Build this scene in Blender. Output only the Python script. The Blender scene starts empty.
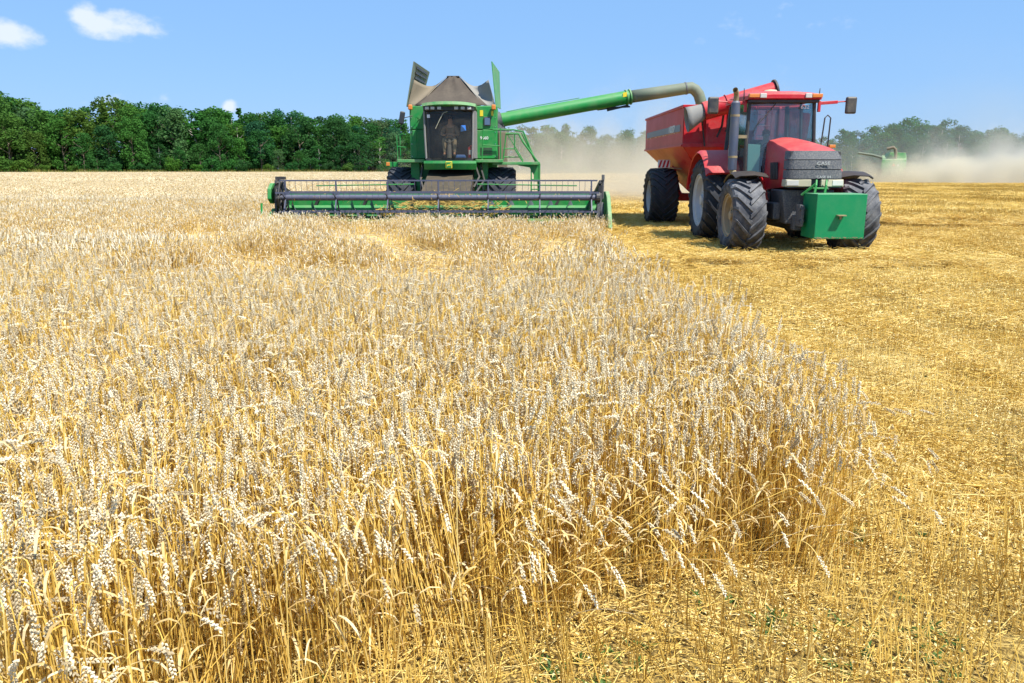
import bpy, bmesh, math, random
import numpy as np
from mathutils import Vector, Matrix, Euler, noise
R = math.radians
PI = math.pi
random.seed(7)
np.random.seed(7)
scene = bpy.context.scene
COL = scene.collection

# ------------------------------------------------------------------ camera
CAM_H = 1.75
FPX = 780.0
PITCH = math.atan((341.5 - 168.5) / FPX)
cd = bpy.data.cameras.new("camera")
cd.sensor_width = 36.0
cd.lens = FPX / 1024.0 * 36.0
cd.clip_start = 0.05
cd.clip_end = 6000
cam = bpy.data.objects.new("camera", cd)
COL.objects.link(cam)
cam.location = (0, 0, CAM_H)
cam.rotation_euler = (PI / 2 - PITCH, 0, 0)
scene.camera = cam

def project(x, y, z=0.0):
    zz = z - CAM_H
    d = y * math.cos(PITCH) - zz * math.sin(PITCH)
    v = y * math.sin(PITCH) + zz * math.cos(PITCH)
    if d < 0.05:
        return None
    return 512 + FPX * x / d, 341.5 - FPX * v / d

# ------------------------------------------------------------------ light
SUN = Vector((0.46, -0.42, 1.0)).normalized()
world = bpy.data.worlds.new("World")
scene.world = world
world.use_nodes = True
wn = world.node_tree
for n in list(wn.nodes):
    wn.nodes.remove(n)
w_out = wn.nodes.new("ShaderNodeOutputWorld")
bg = wn.nodes.new("ShaderNodeBackground")
sky = wn.nodes.new("ShaderNodeTexSky")
sky.sky_type = 'NISHITA'
sky.sun_disc = False
sky.sun_elevation = math.asin(SUN.z)
sky.sun_rotation = math.atan2(SUN.x, SUN.y)
sky.altitude = 100
sky.air_density = 1.0
sky.dust_density = 0.6
sky.ozone_density = 2.5
bg.inputs['Strength'].default_value = 0.085
# two small fair-weather clouds, fixed in the sky by direction
tc = wn.nodes.new("ShaderNodeTexCoord")
def wmath(op, a, b=None, c=None):
    n = wn.nodes.new("ShaderNodeMath"); n.operation = op
    for i, v in enumerate((a, b, c)):
        if v is None: continue
        if hasattr(v, 'links') or hasattr(v, 'is_linked'):
            wn.links.new(v, n.inputs[i])
        else:
            n.inputs[i].default_value = v
    return n.outputs[0]
sep = wn.nodes.new("ShaderNodeSeparateXYZ")
wn.links.new(tc.outputs['Generated'], sep.inputs[0])
az = wmath('ARCTAN2', sep.outputs[0], sep.outputs[1])
el = wmath('ARCSINE', sep.outputs[2])
def sky_dir(px, py):
    dx = (px - 512) / FPX; dv = (341.5 - py) / FPX
    y = math.cos(PITCH) + dv * math.sin(PITCH); z = -math.sin(PITCH) + dv * math.cos(PITCH)
    v = Vector((dx, y, z)).normalized()
    return math.atan2(v.x, v.y), math.asin(v.z)
nz = wn.nodes.new("ShaderNodeTexNoise"); nz.inputs['Scale'].default_value = 26
nz.inputs['Detail'].default_value = 6; nz.inputs['Roughness'].default_value = 0.55
mp = wn.nodes.new("ShaderNodeMapping"); mp.inputs['Scale'].default_value = (1, 1, 1.6)
wn.links.new(tc.outputs['Generated'], mp.inputs[0]); wn.links.new(mp.outputs[0], nz.inputs['Vector'])
total = None
for (px, py, rx, ry, amp) in [(116, 27, 56, 20, 1.0), (86, 17, 22, 19, 0.95), (8, 33, 48, 20, 0.95), (228, 107, 12, 9, 1.0),
                              (190, 104, 30, 6, .2), (120, 101, 60, 7, .2), (755, 28, 40, 14, .05)]:
    a0, e0 = sky_dir(px, py)
    a1, _ = sky_dir(px + rx, py)
    _, e1 = sky_dir(px, py - ry)
    u = wmath('DIVIDE', wmath('SUBTRACT', az, a0), abs(a1 - a0))
    v = wmath('DIVIDE', wmath('SUBTRACT', el, e0), abs(e1 - e0))
    r2 = wmath('ADD', wmath('MULTIPLY', u, u), wmath('MULTIPLY', v, v))
    g = wmath('MULTIPLY', wmath('SUBTRACT', 1.0, wmath('SQRT', r2)), amp)
    g = wmath('MAXIMUM', g, -1.0)
    total = g if total is None else wmath('MAXIMUM', total, g)
dens = wmath('ADD', total, wmath('MULTIPLY', wmath('SUBTRACT', nz.outputs[0], 0.5), 1.7))
mr = wn.nodes.new("ShaderNodeMapRange"); mr.interpolation_type = 'SMOOTHSTEP'
mr.inputs['From Min'].default_value = 0.12; mr.inputs['From Max'].default_value = 0.75
mr.inputs['To Max'].default_value = 0.85
wn.links.new(dens, mr.inputs[0])
mixc = wn.nodes.new("ShaderNodeMix"); mixc.data_type = 'RGBA'
wn.links.new(mr.outputs[0], mixc.inputs[0])
# hazy summer air: the clear sky is a little paler than the model's
pale = wn.nodes.new("ShaderNodeMix"); pale.data_type = 'RGBA'; pale.inputs[0].default_value = 0.72
wn.links.new(sky.outputs[0], pale.inputs[6]); pale.inputs[7].default_value = (1.85, 3.85, 7.3, 1)
wn.links.new(pale.outputs[2], mixc.inputs[6])
mixc.inputs[7].default_value = (6.2, 6.7, 7.8, 1)
wn.links.new(mixc.outputs[2], bg.inputs['Color'])
wn.links.new(bg.outputs[0], w_out.inputs[0])

sd = bpy.data.lights.new("sun", 'SUN')
sd.energy = 4.9
sd.angle = R(0.55)
sd.color = (1.0, 0.96, 0.88)
sun = bpy.data.objects.new("sun", sd)
COL.objects.link(sun)
sun.location = (20, -20, 40)
sun.rotation_euler = SUN.to_track_quat('Z', 'Y').to_euler()

vs = scene.view_settings
scene.display_settings.display_device = 'sRGB'
vs.view_transform = 'Standard'
vs.look = 'None'
vs.exposure = 0.78
vs.gamma = 1.0
scene.render.engine = 'CYCLES'
cy = scene.cycles
cy.max_bounces = 7; cy.diffuse_bounces = 4; cy.glossy_bounces = 3
cy.transmission_bounces = 4; cy.transparent_max_bounces = 12; cy.volume_bounces = 1
cy.use_denoising = True
cy.volume_step_rate = 2.0
cy.volume_max_steps = 96
cy.caustics_reflective = False; cy.caustics_refractive = False

# ------------------------------------------------------------------ materials
def new_mat(name):
    m = bpy.data.materials.new(name); m.use_nodes = True
    nt = m.node_tree
    for n in list(nt.nodes): nt.nodes.remove(n)
    out = nt.nodes.new("ShaderNodeOutputMaterial")
    return m, nt, out

def mix_rgb(nt, fac, a, b, mode='MIX'):
    n = nt.nodes.new("ShaderNodeMix"); n.data_type = 'RGBA'; n.blend_type = mode
    for sock, v in ((n.inputs[0], fac), (n.inputs[6], a), (n.inputs[7], b)):
        if hasattr(v, 'is_linked'): nt.links.new(v, sock)
        elif isinstance(v, (int, float)): sock.default_value = v
        else: sock.default_value = (*v, 1) if len(v) == 3 else v
    return n.outputs[2]

def noise_tex(nt, scale, detail=4, rough=0.55, coord='Object', stretch=None):
    t = nt.nodes.new("ShaderNodeTexCoord")
    n = nt.nodes.new("ShaderNodeTexNoise")
    n.inputs['Scale'].default_value = scale; n.inputs['Detail'].default_value = detail
    n.inputs['Roughness'].default_value = rough
    src = t.outputs[coord]
    if stretch:
        m = nt.nodes.new("ShaderNodeMapping"); m.inputs['Scale'].default_value = stretch
        nt.links.new(src, m.inputs[0]); src = m.outputs[0]
    nt.links.new(src, n.inputs['Vector'])
    return n.outputs[0]

def ramp(nt, fac, stops):
    n = nt.nodes.new("ShaderNodeValToRGB")
    while len(n.color_ramp.elements) < len(stops): n.color_ramp.elements.new(0.5)
    for e, (p, c) in zip(n.color_ramp.elements, stops):
        e.position = p; e.color = (*c, 1) if len(c) == 3 else c
    nt.links.new(fac, n.inputs[0])
    return n.outputs[0]

def paint(name, col, rough=0.42, dust=0.25, dustcol=(0.42, 0.34, 0.22), metal=0.0, scale=3.0, spec=0.5, topdust=0.35, bump=0.0):
    """paint or plastic under field dust: dust lies in patches and thicker on faces that look up"""
    m, nt, out = new_mat(name)
    p = nt.nodes.new("ShaderNodeBsdfPrincipled")
    n1 = noise_tex(nt, scale, 6, 0.65)
    n2 = noise_tex(nt, scale * 9, 4, 0.7)
    geo = nt.nodes.new("ShaderNodeNewGeometry")
    s = nt.nodes.new("ShaderNodeSeparateXYZ"); nt.links.new(geo.outputs['Normal'], s.inputs[0])
    up = nt.nodes.new("ShaderNodeMapRange"); nt.links.new(s.outputs[2], up.inputs[0])
    up.inputs['From Min'].default_value = 0.15; up.inputs['From Max'].default_value = 0.95
    up.inputs['To Max'].default_value = topdust
    a = nt.nodes.new("ShaderNodeMapRange"); nt.links.new(n1, a.inputs[0])
    a.inputs['From Min'].default_value = 0.42; a.inputs['From Max'].default_value = 0.72; a.inputs['To Max'].default_value = dust
    b = nt.nodes.new("ShaderNodeMapRange"); nt.links.new(n2, b.inputs[0])
    b.inputs['From Min'].default_value = 0.3; b.inputs['From Max'].default_value = 0.75; b.inputs['To Min'].default_value = 0.35; b.inputs['To Max'].default_value = 1.2
    add = nt.nodes.new("ShaderNodeMath"); add.operation = 'ADD'
    nt.links.new(up.outputs[0], add.inputs[0]); nt.links.new(a.outputs[0], add.inputs[1])
    mu = nt.nodes.new("ShaderNodeMath"); mu.operation = 'MULTIPLY'; mu.use_clamp = True
    nt.links.new(add.outputs[0], mu.inputs[0]); nt.links.new(b.outputs[0], mu.inputs[1])
    c = mix_rgb(nt, mu.outputs[0], col, dustcol)
    nt.links.new(c, p.inputs['Base Color'])
    rr = nt.nodes.new("ShaderNodeMapRange"); nt.links.new(mu.outputs[0], rr.inputs[0])
    rr.inputs['To Min'].default_value = rough; rr.inputs['To Max'].default_value = 0.95
    nt.links.new(rr.outputs[0], p.inputs['Roughness'])
    p.inputs['Metallic'].default_value = metal
    p.inputs['Specular IOR Level'].default_value = spec
    if bump:
        bp = nt.nodes.new("ShaderNodeBump"); bp.inputs['Strength'].default_value = bump; bp.inputs['Distance'].default_value = 0.02
        nt.links.new(n1, bp.inputs['Height']); nt.links.new(bp.outputs[0], p.inputs['Normal'])
    nt.links.new(p.outputs[0], out.inputs[0])
    return m

def glass(name, tint=(0.55, 0.7, 0.72), refl=0.12, dust=0.10):
    m, nt, out = new_mat(name)
    t = nt.nodes.new("ShaderNodeBsdfTransparent"); t.inputs[0].default_value = (*tint, 1)
    g = nt.nodes.new("ShaderNodeBsdfGlossy"); g.inputs['Roughness'].default_value = 0.03
    d = nt.nodes.new("ShaderNodeBsdfDiffuse"); d.inputs[0].default_value = (0.5, 0.46, 0.38, 1)
    lw = nt.nodes.new("ShaderNodeLayerWeight"); lw.inputs[0].default_value = 0.35
    f = nt.nodes.new("ShaderNodeMath"); f.operation = 'MULTIPLY_ADD'
    nt.links.new(lw.outputs[0], f.inputs[0]); f.inputs[1].default_value = 0.6; f.inputs[2].default_value = refl; f.use_clamp = True
    m1 = nt.nodes.new("ShaderNodeMixShader"); nt.links.new(f.outputs[0], m1.inputs[0])
    nt.links.new(t.outputs[0], m1.inputs[1]); nt.links.new(g.outputs[0], m1.inputs[2])
    nn = noise_tex(nt, 2.5, 6, 0.7)
    mr = nt.nodes.new("ShaderNodeMapRange"); nt.links.new(nn, mr.inputs[0])
    mr.inputs['From Min'].default_value = 0.35; mr.inputs['From Max'].default_value = 0.8; mr.inputs['To Min'].default_value = dust * 0.4; mr.inputs['To Max'].default_value = dust * 2.2
    m2 = nt.nodes.new("ShaderNodeMixShader"); nt.links.new(mr.outputs[0], m2.inputs[0])
    nt.links.new(m1.outputs[0], m2.inputs[1]); nt.links.new(d.outputs[0], m2.inputs[2])
    nt.links.new(m2.outputs[0], out.inputs[0])
    return m

def straw_mat(name, c0, c1, c2, transl=0.3, rough=0.6, var=0.25, rows=0.0):
    """dry plant matter: tone from the per-face attribute tint, slow drift across the field per instance"""
    m, nt, out = new_mat(name)
    at = nt.nodes.new("ShaderNodeAttribute"); at.attribute_name = 'tint'
    oi = nt.nodes.new("ShaderNodeObjectInfo")
    a = nt.nodes.new("ShaderNodeMath"); a.operation = 'MULTIPLY_ADD'
    nt.links.new(oi.outputs['Random'], a.inputs[0]); a.inputs[1].default_value = var
    nt.links.new(at.outputs['Fac'], a.inputs[2])
    s = nt.nodes.new("ShaderNodeMath"); s.operation = 'SUBTRACT'; nt.links.new(a.outputs[0], s.inputs[0]); s.inputs[1].default_value = var / 2; s.use_clamp = True
    fac = s.outputs[0]
    if rows:      # straw lies brighter and duller in long strips along the driving direction
        ge = nt.nodes.new("ShaderNodeNewGeometry"); mp_ = nt.nodes.new("ShaderNodeMapping"); mp_.inputs['Scale'].default_value = (1.5, 0.10, 0)
        nt.links.new(ge.outputs['Position'], mp_.inputs[0])
        nn = nt.nodes.new("ShaderNodeTexNoise"); nn.inputs['Scale'].default_value = 1.0; nn.inputs['Detail'].default_value = 5; nn.inputs['Roughness'].default_value = .6
        nt.links.new(mp_.outputs[0], nn.inputs['Vector'])
        k = nt.nodes.new("ShaderNodeMapRange"); nt.links.new(nn.outputs[0], k.inputs[0]); k.inputs['From Min'].default_value = .3; k.inputs['From Max'].default_value = .7; k.inputs['To Min'].default_value = -rows; k.inputs['To Max'].default_value = rows
        ad = nt.nodes.new("ShaderNodeMath"); ad.operation = 'ADD'; ad.use_clamp = True; nt.links.new(fac, ad.inputs[0]); nt.links.new(k.outputs[0], ad.inputs[1]); fac = ad.outputs[0]
    c = ramp(nt, fac, [(0.0, c0), (0.5, c1), (1.0, c2)])
    d = nt.nodes.new("ShaderNodeBsdfPrincipled"); d.inputs['Roughness'].default_value = rough
    d.inputs['Specular IOR Level'].default_value = 0.35
    nt.links.new(c, d.inputs['Base Color'])
    t = nt.nodes.new("ShaderNodeBsdfTranslucent"); nt.links.new(c, t.inputs[0])
    mx = nt.nodes.new("ShaderNodeMixShader"); mx.inputs[0].default_value = transl
    nt.links.new(d.outputs[0], mx.inputs[1]); nt.links.new(t.outputs[0], mx.inputs[2])
    nt.links.new(mx.outputs[0], out.inputs[0])
    return m

M = {}
M['green'] = paint('green_paint', (0.008, 0.225, 0.040), 0.45, 0.50, (0.17, 0.25, 0.12), topdust=0.35)
M['green_dusty'] = paint('dusty_green_paint', (0.05, 0.26, 0.07), 0.5, 0.55, (0.42, 0.38, 0.26), topdust=0.5)
M['green_box'] = paint('green_weight_paint', (0.0, 0.215, 0.075), 0.38, 0.10, (0.3, 0.4, 0.25), topdust=0.45)
M['red'] = paint('red_paint', (0.48, 0.006, 0.018), 0.34, 0.32, (0.42, 0.22, 0.16), topdust=0.30)
M['red_cart'] = paint('red_cart_paint', (0.50, 0.006, 0.014), 0.42, 0.45, (0.38, 0.20, 0.16), scale=1.6, topdust=0.25)  # dust share raised: dulling of the shaded cart side put into the colour
M['grey_tube'] = paint('worn_grey_green_paint', (0.13, 0.165, 0.11), 0.6, 0.9, (0.19, 0.18, 0.14), topdust=0.3)
M['black'] = paint('black_paint', (0.022, 0.023, 0.026), 0.5, 0.35, (0.22, 0.19, 0.15), topdust=0.35)
M['reel'] = paint('reel_dark_paint', (0.07, 0.08, 0.13), 0.4, 0.3, (0.20, 0.18, 0.17), topdust=0.25)
M['plastic'] = paint('grille_plastic', (0.06, 0.066, 0.08), 0.6, 1.0, (0.24, 0.235, 0.22), scale=38, topdust=0.2)
M['steel'] = paint('steel', (0.42, 0.44, 0.50), 0.3, 0.3, metal=0.8)
M['exhaust'] = paint('exhaust_sleeve', (0.11, 0.13, 0.18), 0.38, 0.35, (0.3, 0.26, 0.2), metal=0.5)
M['rim_steel'] = paint('silver_rim', (0.42, 0.44, 0.48), 0.45, 0.5, (0.4, 0.33, 0.22))
M['rim_rust'] = paint('dusty_rim', (0.30, 0.24, 0.16), 0.6, 0.7, (0.42, 0.27, 0.10))
M['rim_yellow'] = paint('yellow_rim', (0.6, 0.42, 0.03), 0.5, 0.5)
M['tyre'] = paint('tyre_rubber', (0.030, 0.033, 0.040), 0.75, 0.5, (0.11, 0.11, 0.115), scale=5, topdust=0.25, spec=0.3)
M['tyre_dusty'] = paint('dusty_tyre_rubber', (0.055, 0.058, 0.068), 0.85, 0.9, (0.22, 0.22, 0.225), scale=4, topdust=0.40, spec=0.2)
M['canvas'] = paint('brown_canvas', (0.075, 0.062, 0.052), 0.95, 0.5, (0.15, 0.125, 0.095), scale=1.4, topdust=0.25, spec=0.1, bump=0.6)
M['canvas_light'] = paint('beige_canvas', (0.21, 0.175, 0.125), 0.95, 0.4, (0.14, 0.12, 0.095), scale=1.6, spec=0.1, bump=0.5)
M['rubber'] = paint('grey_rubber_sheet', (0.22, 0.22, 0.21), 0.9, 0.6, (0.27, 0.24, 0.19), scale=3, spec=0.15, bump=0.4)
M['glass'] = glass('cab_glass', (0.60, 0.84, 0.88), 0.09, 0.03)
M['glass_dark'] = glass('dark_cab_glass', (0.80, 0.76, 0.68), 0.0, 0.035)
M['mirror'] = paint('mirror_housing', (0.03, 0.032, 0.036), 0.4, 0.3)
M['mirror_face'] = paint('mirror_face', (0.25, 0.28, 0.33), 0.15, 0.1, metal=0.9)
M['amber'] = paint('amber_lens', (0.62, 0.20, 0.03), 0.25, 0.1)
M['orange'] = paint('orange_board', (0.9, 0.16, 0.03), 0.5, 0.2)
M['lens'] = paint('clear_lamp_lens', (0.52, 0.52, 0.48), 0.15, 0.4)
M['white'] = paint('white_paint', (0.78, 0.78, 0.76), 0.5, 0.15)
M['offwhite'] = paint('dusty_white', (0.42, 0.40, 0.28), 0.5, 0.4)
M['yellow'] = paint('yellow_paint', (0.75, 0.58, 0.02), 0.45, 0.1)
M['blue'] = paint('blue_plastic', (0.03, 0.18, 0.6), 0.5, 0.1)
M['cloth_light'] = paint('pale_cloth', (0.55, 0.72, 0.52), 0.9, 0.1)
M['extinguisher'] = paint('extinguisher_red', (0.7, 0.015, 0.02), 0.3, 0.05)
M['feeder'] = paint('feeder_house_paint', (0.045, 0.038, 0.025), 0.8, 0.6, (0.16, 0.11, 0.055), scale=5, topdust=0.1)
M['stripe'] = paint('grey_stripe', (0.20, 0.22, 0.26), 0.5, 0.6, (0.3, 0.28, 0.26))
M['auger_steel'] = paint('worn_auger_steel', (0.20, 0.22, 0.30), 0.35, 0.5, (0.25, 0.20, 0.12), metal=0.6)
M['fender'] = paint('fender_plastic', (0.030, 0.022, 0.016), 0.5, 0.2, (0.12, 0.09, 0.06), topdust=0.08)
M['badge_white'] = paint('dusty_badge_white', (0.42, 0.43, 0.44), 0.5, 0.6, (0.2, 0.2, 0.19), scale=20)
M['grain'] = paint('wheat_grain', (0.62, 0.40, 0.13), 0.9, 0.6, (0.35, 0.22, 0.08), scale=30, bump=1.0)
M['seat'] = paint('seat_cloth', (0.05, 0.05, 0.055), 0.9, 0.2)
M['skin'] = paint('skin', (0.52, 0.30, 0.20), 0.55, 0.0, topdust=0)
M['hair'] = paint('hair', (0.06, 0.04, 0.025), 0.8, 0.0, topdust=0)
M['shirt_brown'] = paint('brown_shirt', (0.26, 0.18, 0.11), 0.9, 0.1, topdust=0.1)
M['trousers_beige'] = paint('beige_trousers', (0.36, 0.29, 0.19), 0.9, 0.1, topdust=0.1)
M['shirt_olive'] = paint('olive_shirt', (0.15, 0.19, 0.08), 0.9, 0.1, topdust=0.1)
M['trousers_dark'] = paint('dark_trousers', (0.05, 0.06, 0.09), 0.9, 0.1, topdust=0.1)
M['tan_metal'] = paint('chaff_covered_metal', (0.24, 0.19, 0.11), 0.8, 0.9, (0.40, 0.30, 0.15), scale=5, topdust=0.7)
M['wheat_head'] = straw_mat('wheat_head', (0.44, 0.34, 0.19), (0.73, 0.63, 0.43), (0.88, 0.81, 0.62), 0.20)
M['wheat_stem'] = straw_mat('wheat_stem', (0.50, 0.28, 0.03), (0.84, 0.59, 0.13), (0.90, 0.74, 0.30), 0.34)
M['wheat_leaf'] = straw_mat('wheat_leaf', (0.46, 0.30, 0.10), (0.74, 0.56, 0.25), (0.84, 0.73, 0.48), 0.34)
M['wheat_far'] = straw_mat('wheat_canopy', (0.50, 0.37, 0.15), (0.68, 0.54, 0.28), (0.76, 0.66, 0.42), 0.1)
M['stubble'] = straw_mat('stubble_straw', (0.42, 0.25, 0.04), (0.79, 0.56, 0.13), (0.88, 0.73, 0.31), 0.28, rows=0.26)
M['chaff'] = straw_mat('chaff', (0.36, 0.23, 0.05), (0.75, 0.55, 0.16), (0.88, 0.77, 0.44), 0.15, rows=0.26)
M['weed'] = straw_mat('weed_green', (0.04, 0.09, 0.015), (0.08, 0.16, 0.03), (0.20, 0.27, 0.06), 0.3)

# ------------------------------------------------------------------ mesh helpers
class MB:
    """collects shapes and links them as ONE mesh object"""
    def __init__(s):
        s.v = []; s.f = []; s.mi = []; s.cur = 0
    def raw(s, verts, faces, mi=None):
        o = len(s.v); s.v += [tuple(p) for p in verts]
        s.f += [tuple(i + o for i in f) for f in faces]
        s.mi += [s.cur if mi is None else mi] * len(faces)
        return s
    def box(s, c, size, rot=None, mi=None, taper=None):
        hx, hy, hz = size[0] / 2, size[1] / 2, size[2] / 2
        vs_ = []
        for z in (-1, 1):
            tx, ty = (taper if (taper and z == 1) else (1, 1))
            for x, y in ((-1, -1), (1, -1), (1, 1), (-1, 1)):
                vs_.append(Vector((x * hx * tx, y * hy * ty, z * hz)))
        if rot:
            m = Euler(rot).to_matrix(); vs_ = [m @ p for p in vs_]
        vs_ = [p + Vector(c) for p in vs_]
        return s.raw(vs_, [(3, 2, 1, 0), (4, 5, 6, 7), (0, 1, 5, 4), (1, 2, 6, 5), (2, 3, 7, 6), (3, 0, 4, 7)], mi)
    def bx(s, x0, x1, y0, y1, z0, z1, mi=None):
        return s.box(((x0 + x1) / 2, (y0 + y1) / 2, (z0 + z1) / 2), (abs(x1 - x0), abs(y1 - y0), abs(z1 - z0)), None, mi)
    def hexa(s, p8, mi=None):
        """8 corners: bottom loop of 4, then top loop of 4"""
        return s.raw(p8, [(3, 2, 1, 0), (4, 5, 6, 7), (0, 1, 5, 4), (1, 2, 6, 5), (2, 3, 7, 6), (3, 0, 4, 7)], mi)
    def plate(s, pts, thick, mi=None):
        pts = [Vector(p) for p in pts]; n = len(pts)
        nr = (pts[1] - pts[0]).cross(pts[-1] - pts[0]).normalized() * thick / 2
        v = [p + nr for p in pts] + [p - nr for p in pts]
        f = [tuple(range(n)), tuple(range(2 * n - 1, n - 1, -1))]
        f += [(i, i + n, (i + 1) % n + n, (i + 1) % n) for i in range(n)]
        return s.raw(v, f, mi)
    def prism(s, poly, axis, a, b, mi=None):
        """poly: 2D outline; axis 'x': (y,z), 'y': (x,z), 'z': (x,y)"""
        def P(p, t):
            return {'x': (t, p[0], p[1]), 'y': (p[0], t, p[1]), 'z': (p[0], p[1], t)}[axis]
        n = len(poly)
        v = [P(p, a) for p in poly] + [P(p, b) for p in poly]
        f = [tuple(range(n)), tuple(range(2 * n - 1, n - 1, -1))] + [(i, i + n, (i + 1) % n + n, (i + 1) % n) for i in range(n)]
        return s.raw(v, f, mi)
    def tube(s, path, r, n=10, mi=None, cap=True):
        path = [Vector(p) for p in path]
        rr = r if isinstance(r, (list, tuple)) else [r] * len(path)
        rings = []; prev = None
        for i, p in enumerate(path):
            t = (path[min(i + 1, len(path) - 1)] - path[max(i - 1, 0)]).normalized()
            if prev is None:
                a = t.orthogonal().normalized()
            else:
                a = (prev - t * prev.dot(t)).normalized()
            prev = a; b = t.cross(a)
            rings.append([p + (a * math.cos(2 * PI * k / n) + b * math.sin(2 * PI * k / n)) * rr[i] for k in range(n)])
        v = [q for rg in rings for q in rg]; f = []
        for i in range(len(rings) - 1):
            for k in range(n):
                f.append((i * n + k, i * n + (k + 1) % n, (i + 1) * n + (k + 1) % n, (i + 1) * n + k))
        if cap:
            f.append(tuple(range(n - 1, -1, -1))); f.append(tuple(range((len(rings) - 1) * n, len(rings) * n)))
        return s.raw(v, f, mi)
    def lathe(s, prof, c, axis='x', n=32, mi=None):
        """prof: (along, radius)"""
        v = []; f = []
        for (a, r) in prof:
            for k in range(n):
                u, w = r * math.cos(2 * PI * k / n), r * math.sin(2 * PI * k / n)
                p = {'x': (a, u, w), 'y': (u, a, w), 'z': (u, w, a)}[axis]
                v.append((p[0] + c[0], p[1] + c[1], p[2] + c[2]))
        for i in range(len(prof) - 1):
            for k in range(n):
                f.append((i * n + k, i * n + (k + 1) % n, (i + 1) * n + (k + 1) % n, (i + 1) * n + k))
        return s.raw(v, f, mi)
    def sweep(s, rings, mi=None, cap=True, closed=True):
        n = len(rings[0]); v = [q for r in rings for q in r]; f = []
        for i in range(len(rings) - 1):
            for k in range(n if closed else n - 1):
                f.append((i * n + k, i * n + (k + 1) % n, (i + 1) * n + (k + 1) % n, (i + 1) * n + k))
        if cap and closed:
            f.append(tuple(range(n - 1, -1, -1))); f.append(tuple(range((len(rings) - 1) * n, len(rings) * n)))
        return s.raw(v, f, mi)
    def ball(s, c, r, n=12, mi=None):
        rx, ry, rz = (r, r, r) if not isinstance(r, tuple) else r
        m = n // 2
        rings = [[(c[0] + rx * math.sin(PI * j / m) * math.cos(2 * PI * k / n), c[1] + ry * math.sin(PI * j / m) * math.sin(2 * PI * k / n), c[2] - rz * math.cos(PI * j / m)) for k in range(n)] for j in range(1, m)]
        return s.sweep(rings, mi)
    def build(s, name, mat, parent=None, bevel=0.0, smooth=None, loc=None, rot=None):
        me = bpy.data.meshes.new(name)
        me.from_pydata(s.v, [], s.f)
        mats = mat if isinstance(mat, (list, tuple)) else [mat]
        for m in mats: me.materials.append(M[m] if isinstance(m, str) else m)
        if len(mats) > 1:
            me.polygons.foreach_set('material_index', s.mi)
        bm = bmesh.new(); bm.from_mesh(me); bmesh.ops.recalc_face_normals(bm, faces=bm.faces)
        bm.to_mesh(me); bm.free()
        if smooth:
            me.polygons.foreach_set('use_smooth', [True] * len(me.polygons))
            me.set_sharp_from_angle(angle=R(smooth))
        o = bpy.data.objects.new(name, me); COL.objects.link(o)
        if parent: o.parent = parent
        if loc: o.location = loc
        if rot: o.rotation_euler = rot
        if bevel:
            b = o.modifiers.new('bevel', 'BEVEL'); b.width = bevel; b.segments = 2; b.limit_method = 'ANGLE'; b.angle_limit = R(40)
        return o

def thing(name, label, cat, loc=(0, 0, 0), rotz=0, group=None):
    o = bpy.data.objects.new(name, None); COL.objects.link(o)
    o.location = loc; o.rotation_euler = (0, 0, rotz); o.empty_display_size = 0.3
    o['label'] = label; o['category'] = cat
    if group: o['group'] = group
    return o
def part_empty(name, parent, loc):
    o = bpy.data.objects.new(name, None); COL.objects.link(o); o.parent = parent; o.location = loc
    return o
def copy_tree(o, parent=None):
    c = o.copy(); COL.objects.link(c); c.parent = parent
    for ch in list(o.children): copy_tree(ch, c)
    return c
def lettering(name, text, size, mat, parent, loc, rot=(PI / 2, 0, 0), ext=0.002, sx=1.0):
    cu = bpy.data.curves.new(name, 'FONT'); cu.body = text; cu.size = size; cu.extrude = ext
    cu.align_x = 'CENTER'; cu.align_y = 'CENTER'; cu.offset = size * 0.012
    cu.materials.append(M[mat])
    o = bpy.data.objects.new(name, cu); COL.objects.link(o); o.parent = parent
    bpy.context.view_layer.update()
    me = bpy.data.meshes.new_from_object(o)
    bpy.data.objects.remove(o); bpy.data.curves.remove(cu)
    o = bpy.data.objects.new(name, me); COL.objects.link(o); o.parent = parent
    o.location = loc; o.rotation_euler = rot; o.scale = (sx, 1, 1)
    return o
# ------------------------------------------------------------------ the ground
def sstep(a, b, x):
    t = min(1, max(0, (x - a) / (b - a))); return t * t * (3 - 2 * t)
def N2(x, y, s, o=0.0):
    return noise.noise(Vector((x * s + o, y * s - o * 1.7, o)))
def ridge(x, y):
    """heaps of straw the machines left: one across in front of the tractor, one at the right edge"""
    r = 0.0
    yc = 14.3 + 0.25 * math.sin(x * 1.3) + 0.3 * N2(x, 0, 0.8, 3)
    if 1.2 < x < 9.5:
        r += 0.20 * math.exp(-((y - yc) / 0.35) ** 2) * sstep(1.2, 2.2, x) * (1 - sstep(8, 9.5, x)) * (0.7 + 0.6 * N2(x, y, 2.2, 5))
    if x > 9.5:
        yc = 24.5 + 0.35 * N2(x, 0, 0.6, 9) - (x - 11) * 0.12
        r += 0.26 * math.exp(-((y - yc) / 0.55) ** 2) * sstep(9.5, 11.5, x) * (0.75 + 0.9 * N2(x, y, 1.7, 8))
    return max(0, r)
def ground_z(x, y):
    z = 0.0
    if y < 60: z += 0.018 * N2(x, y, 1.1) + 0.012 * N2(x, y, 3.1, 2)
    return z + ridge(x, y)

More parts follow.
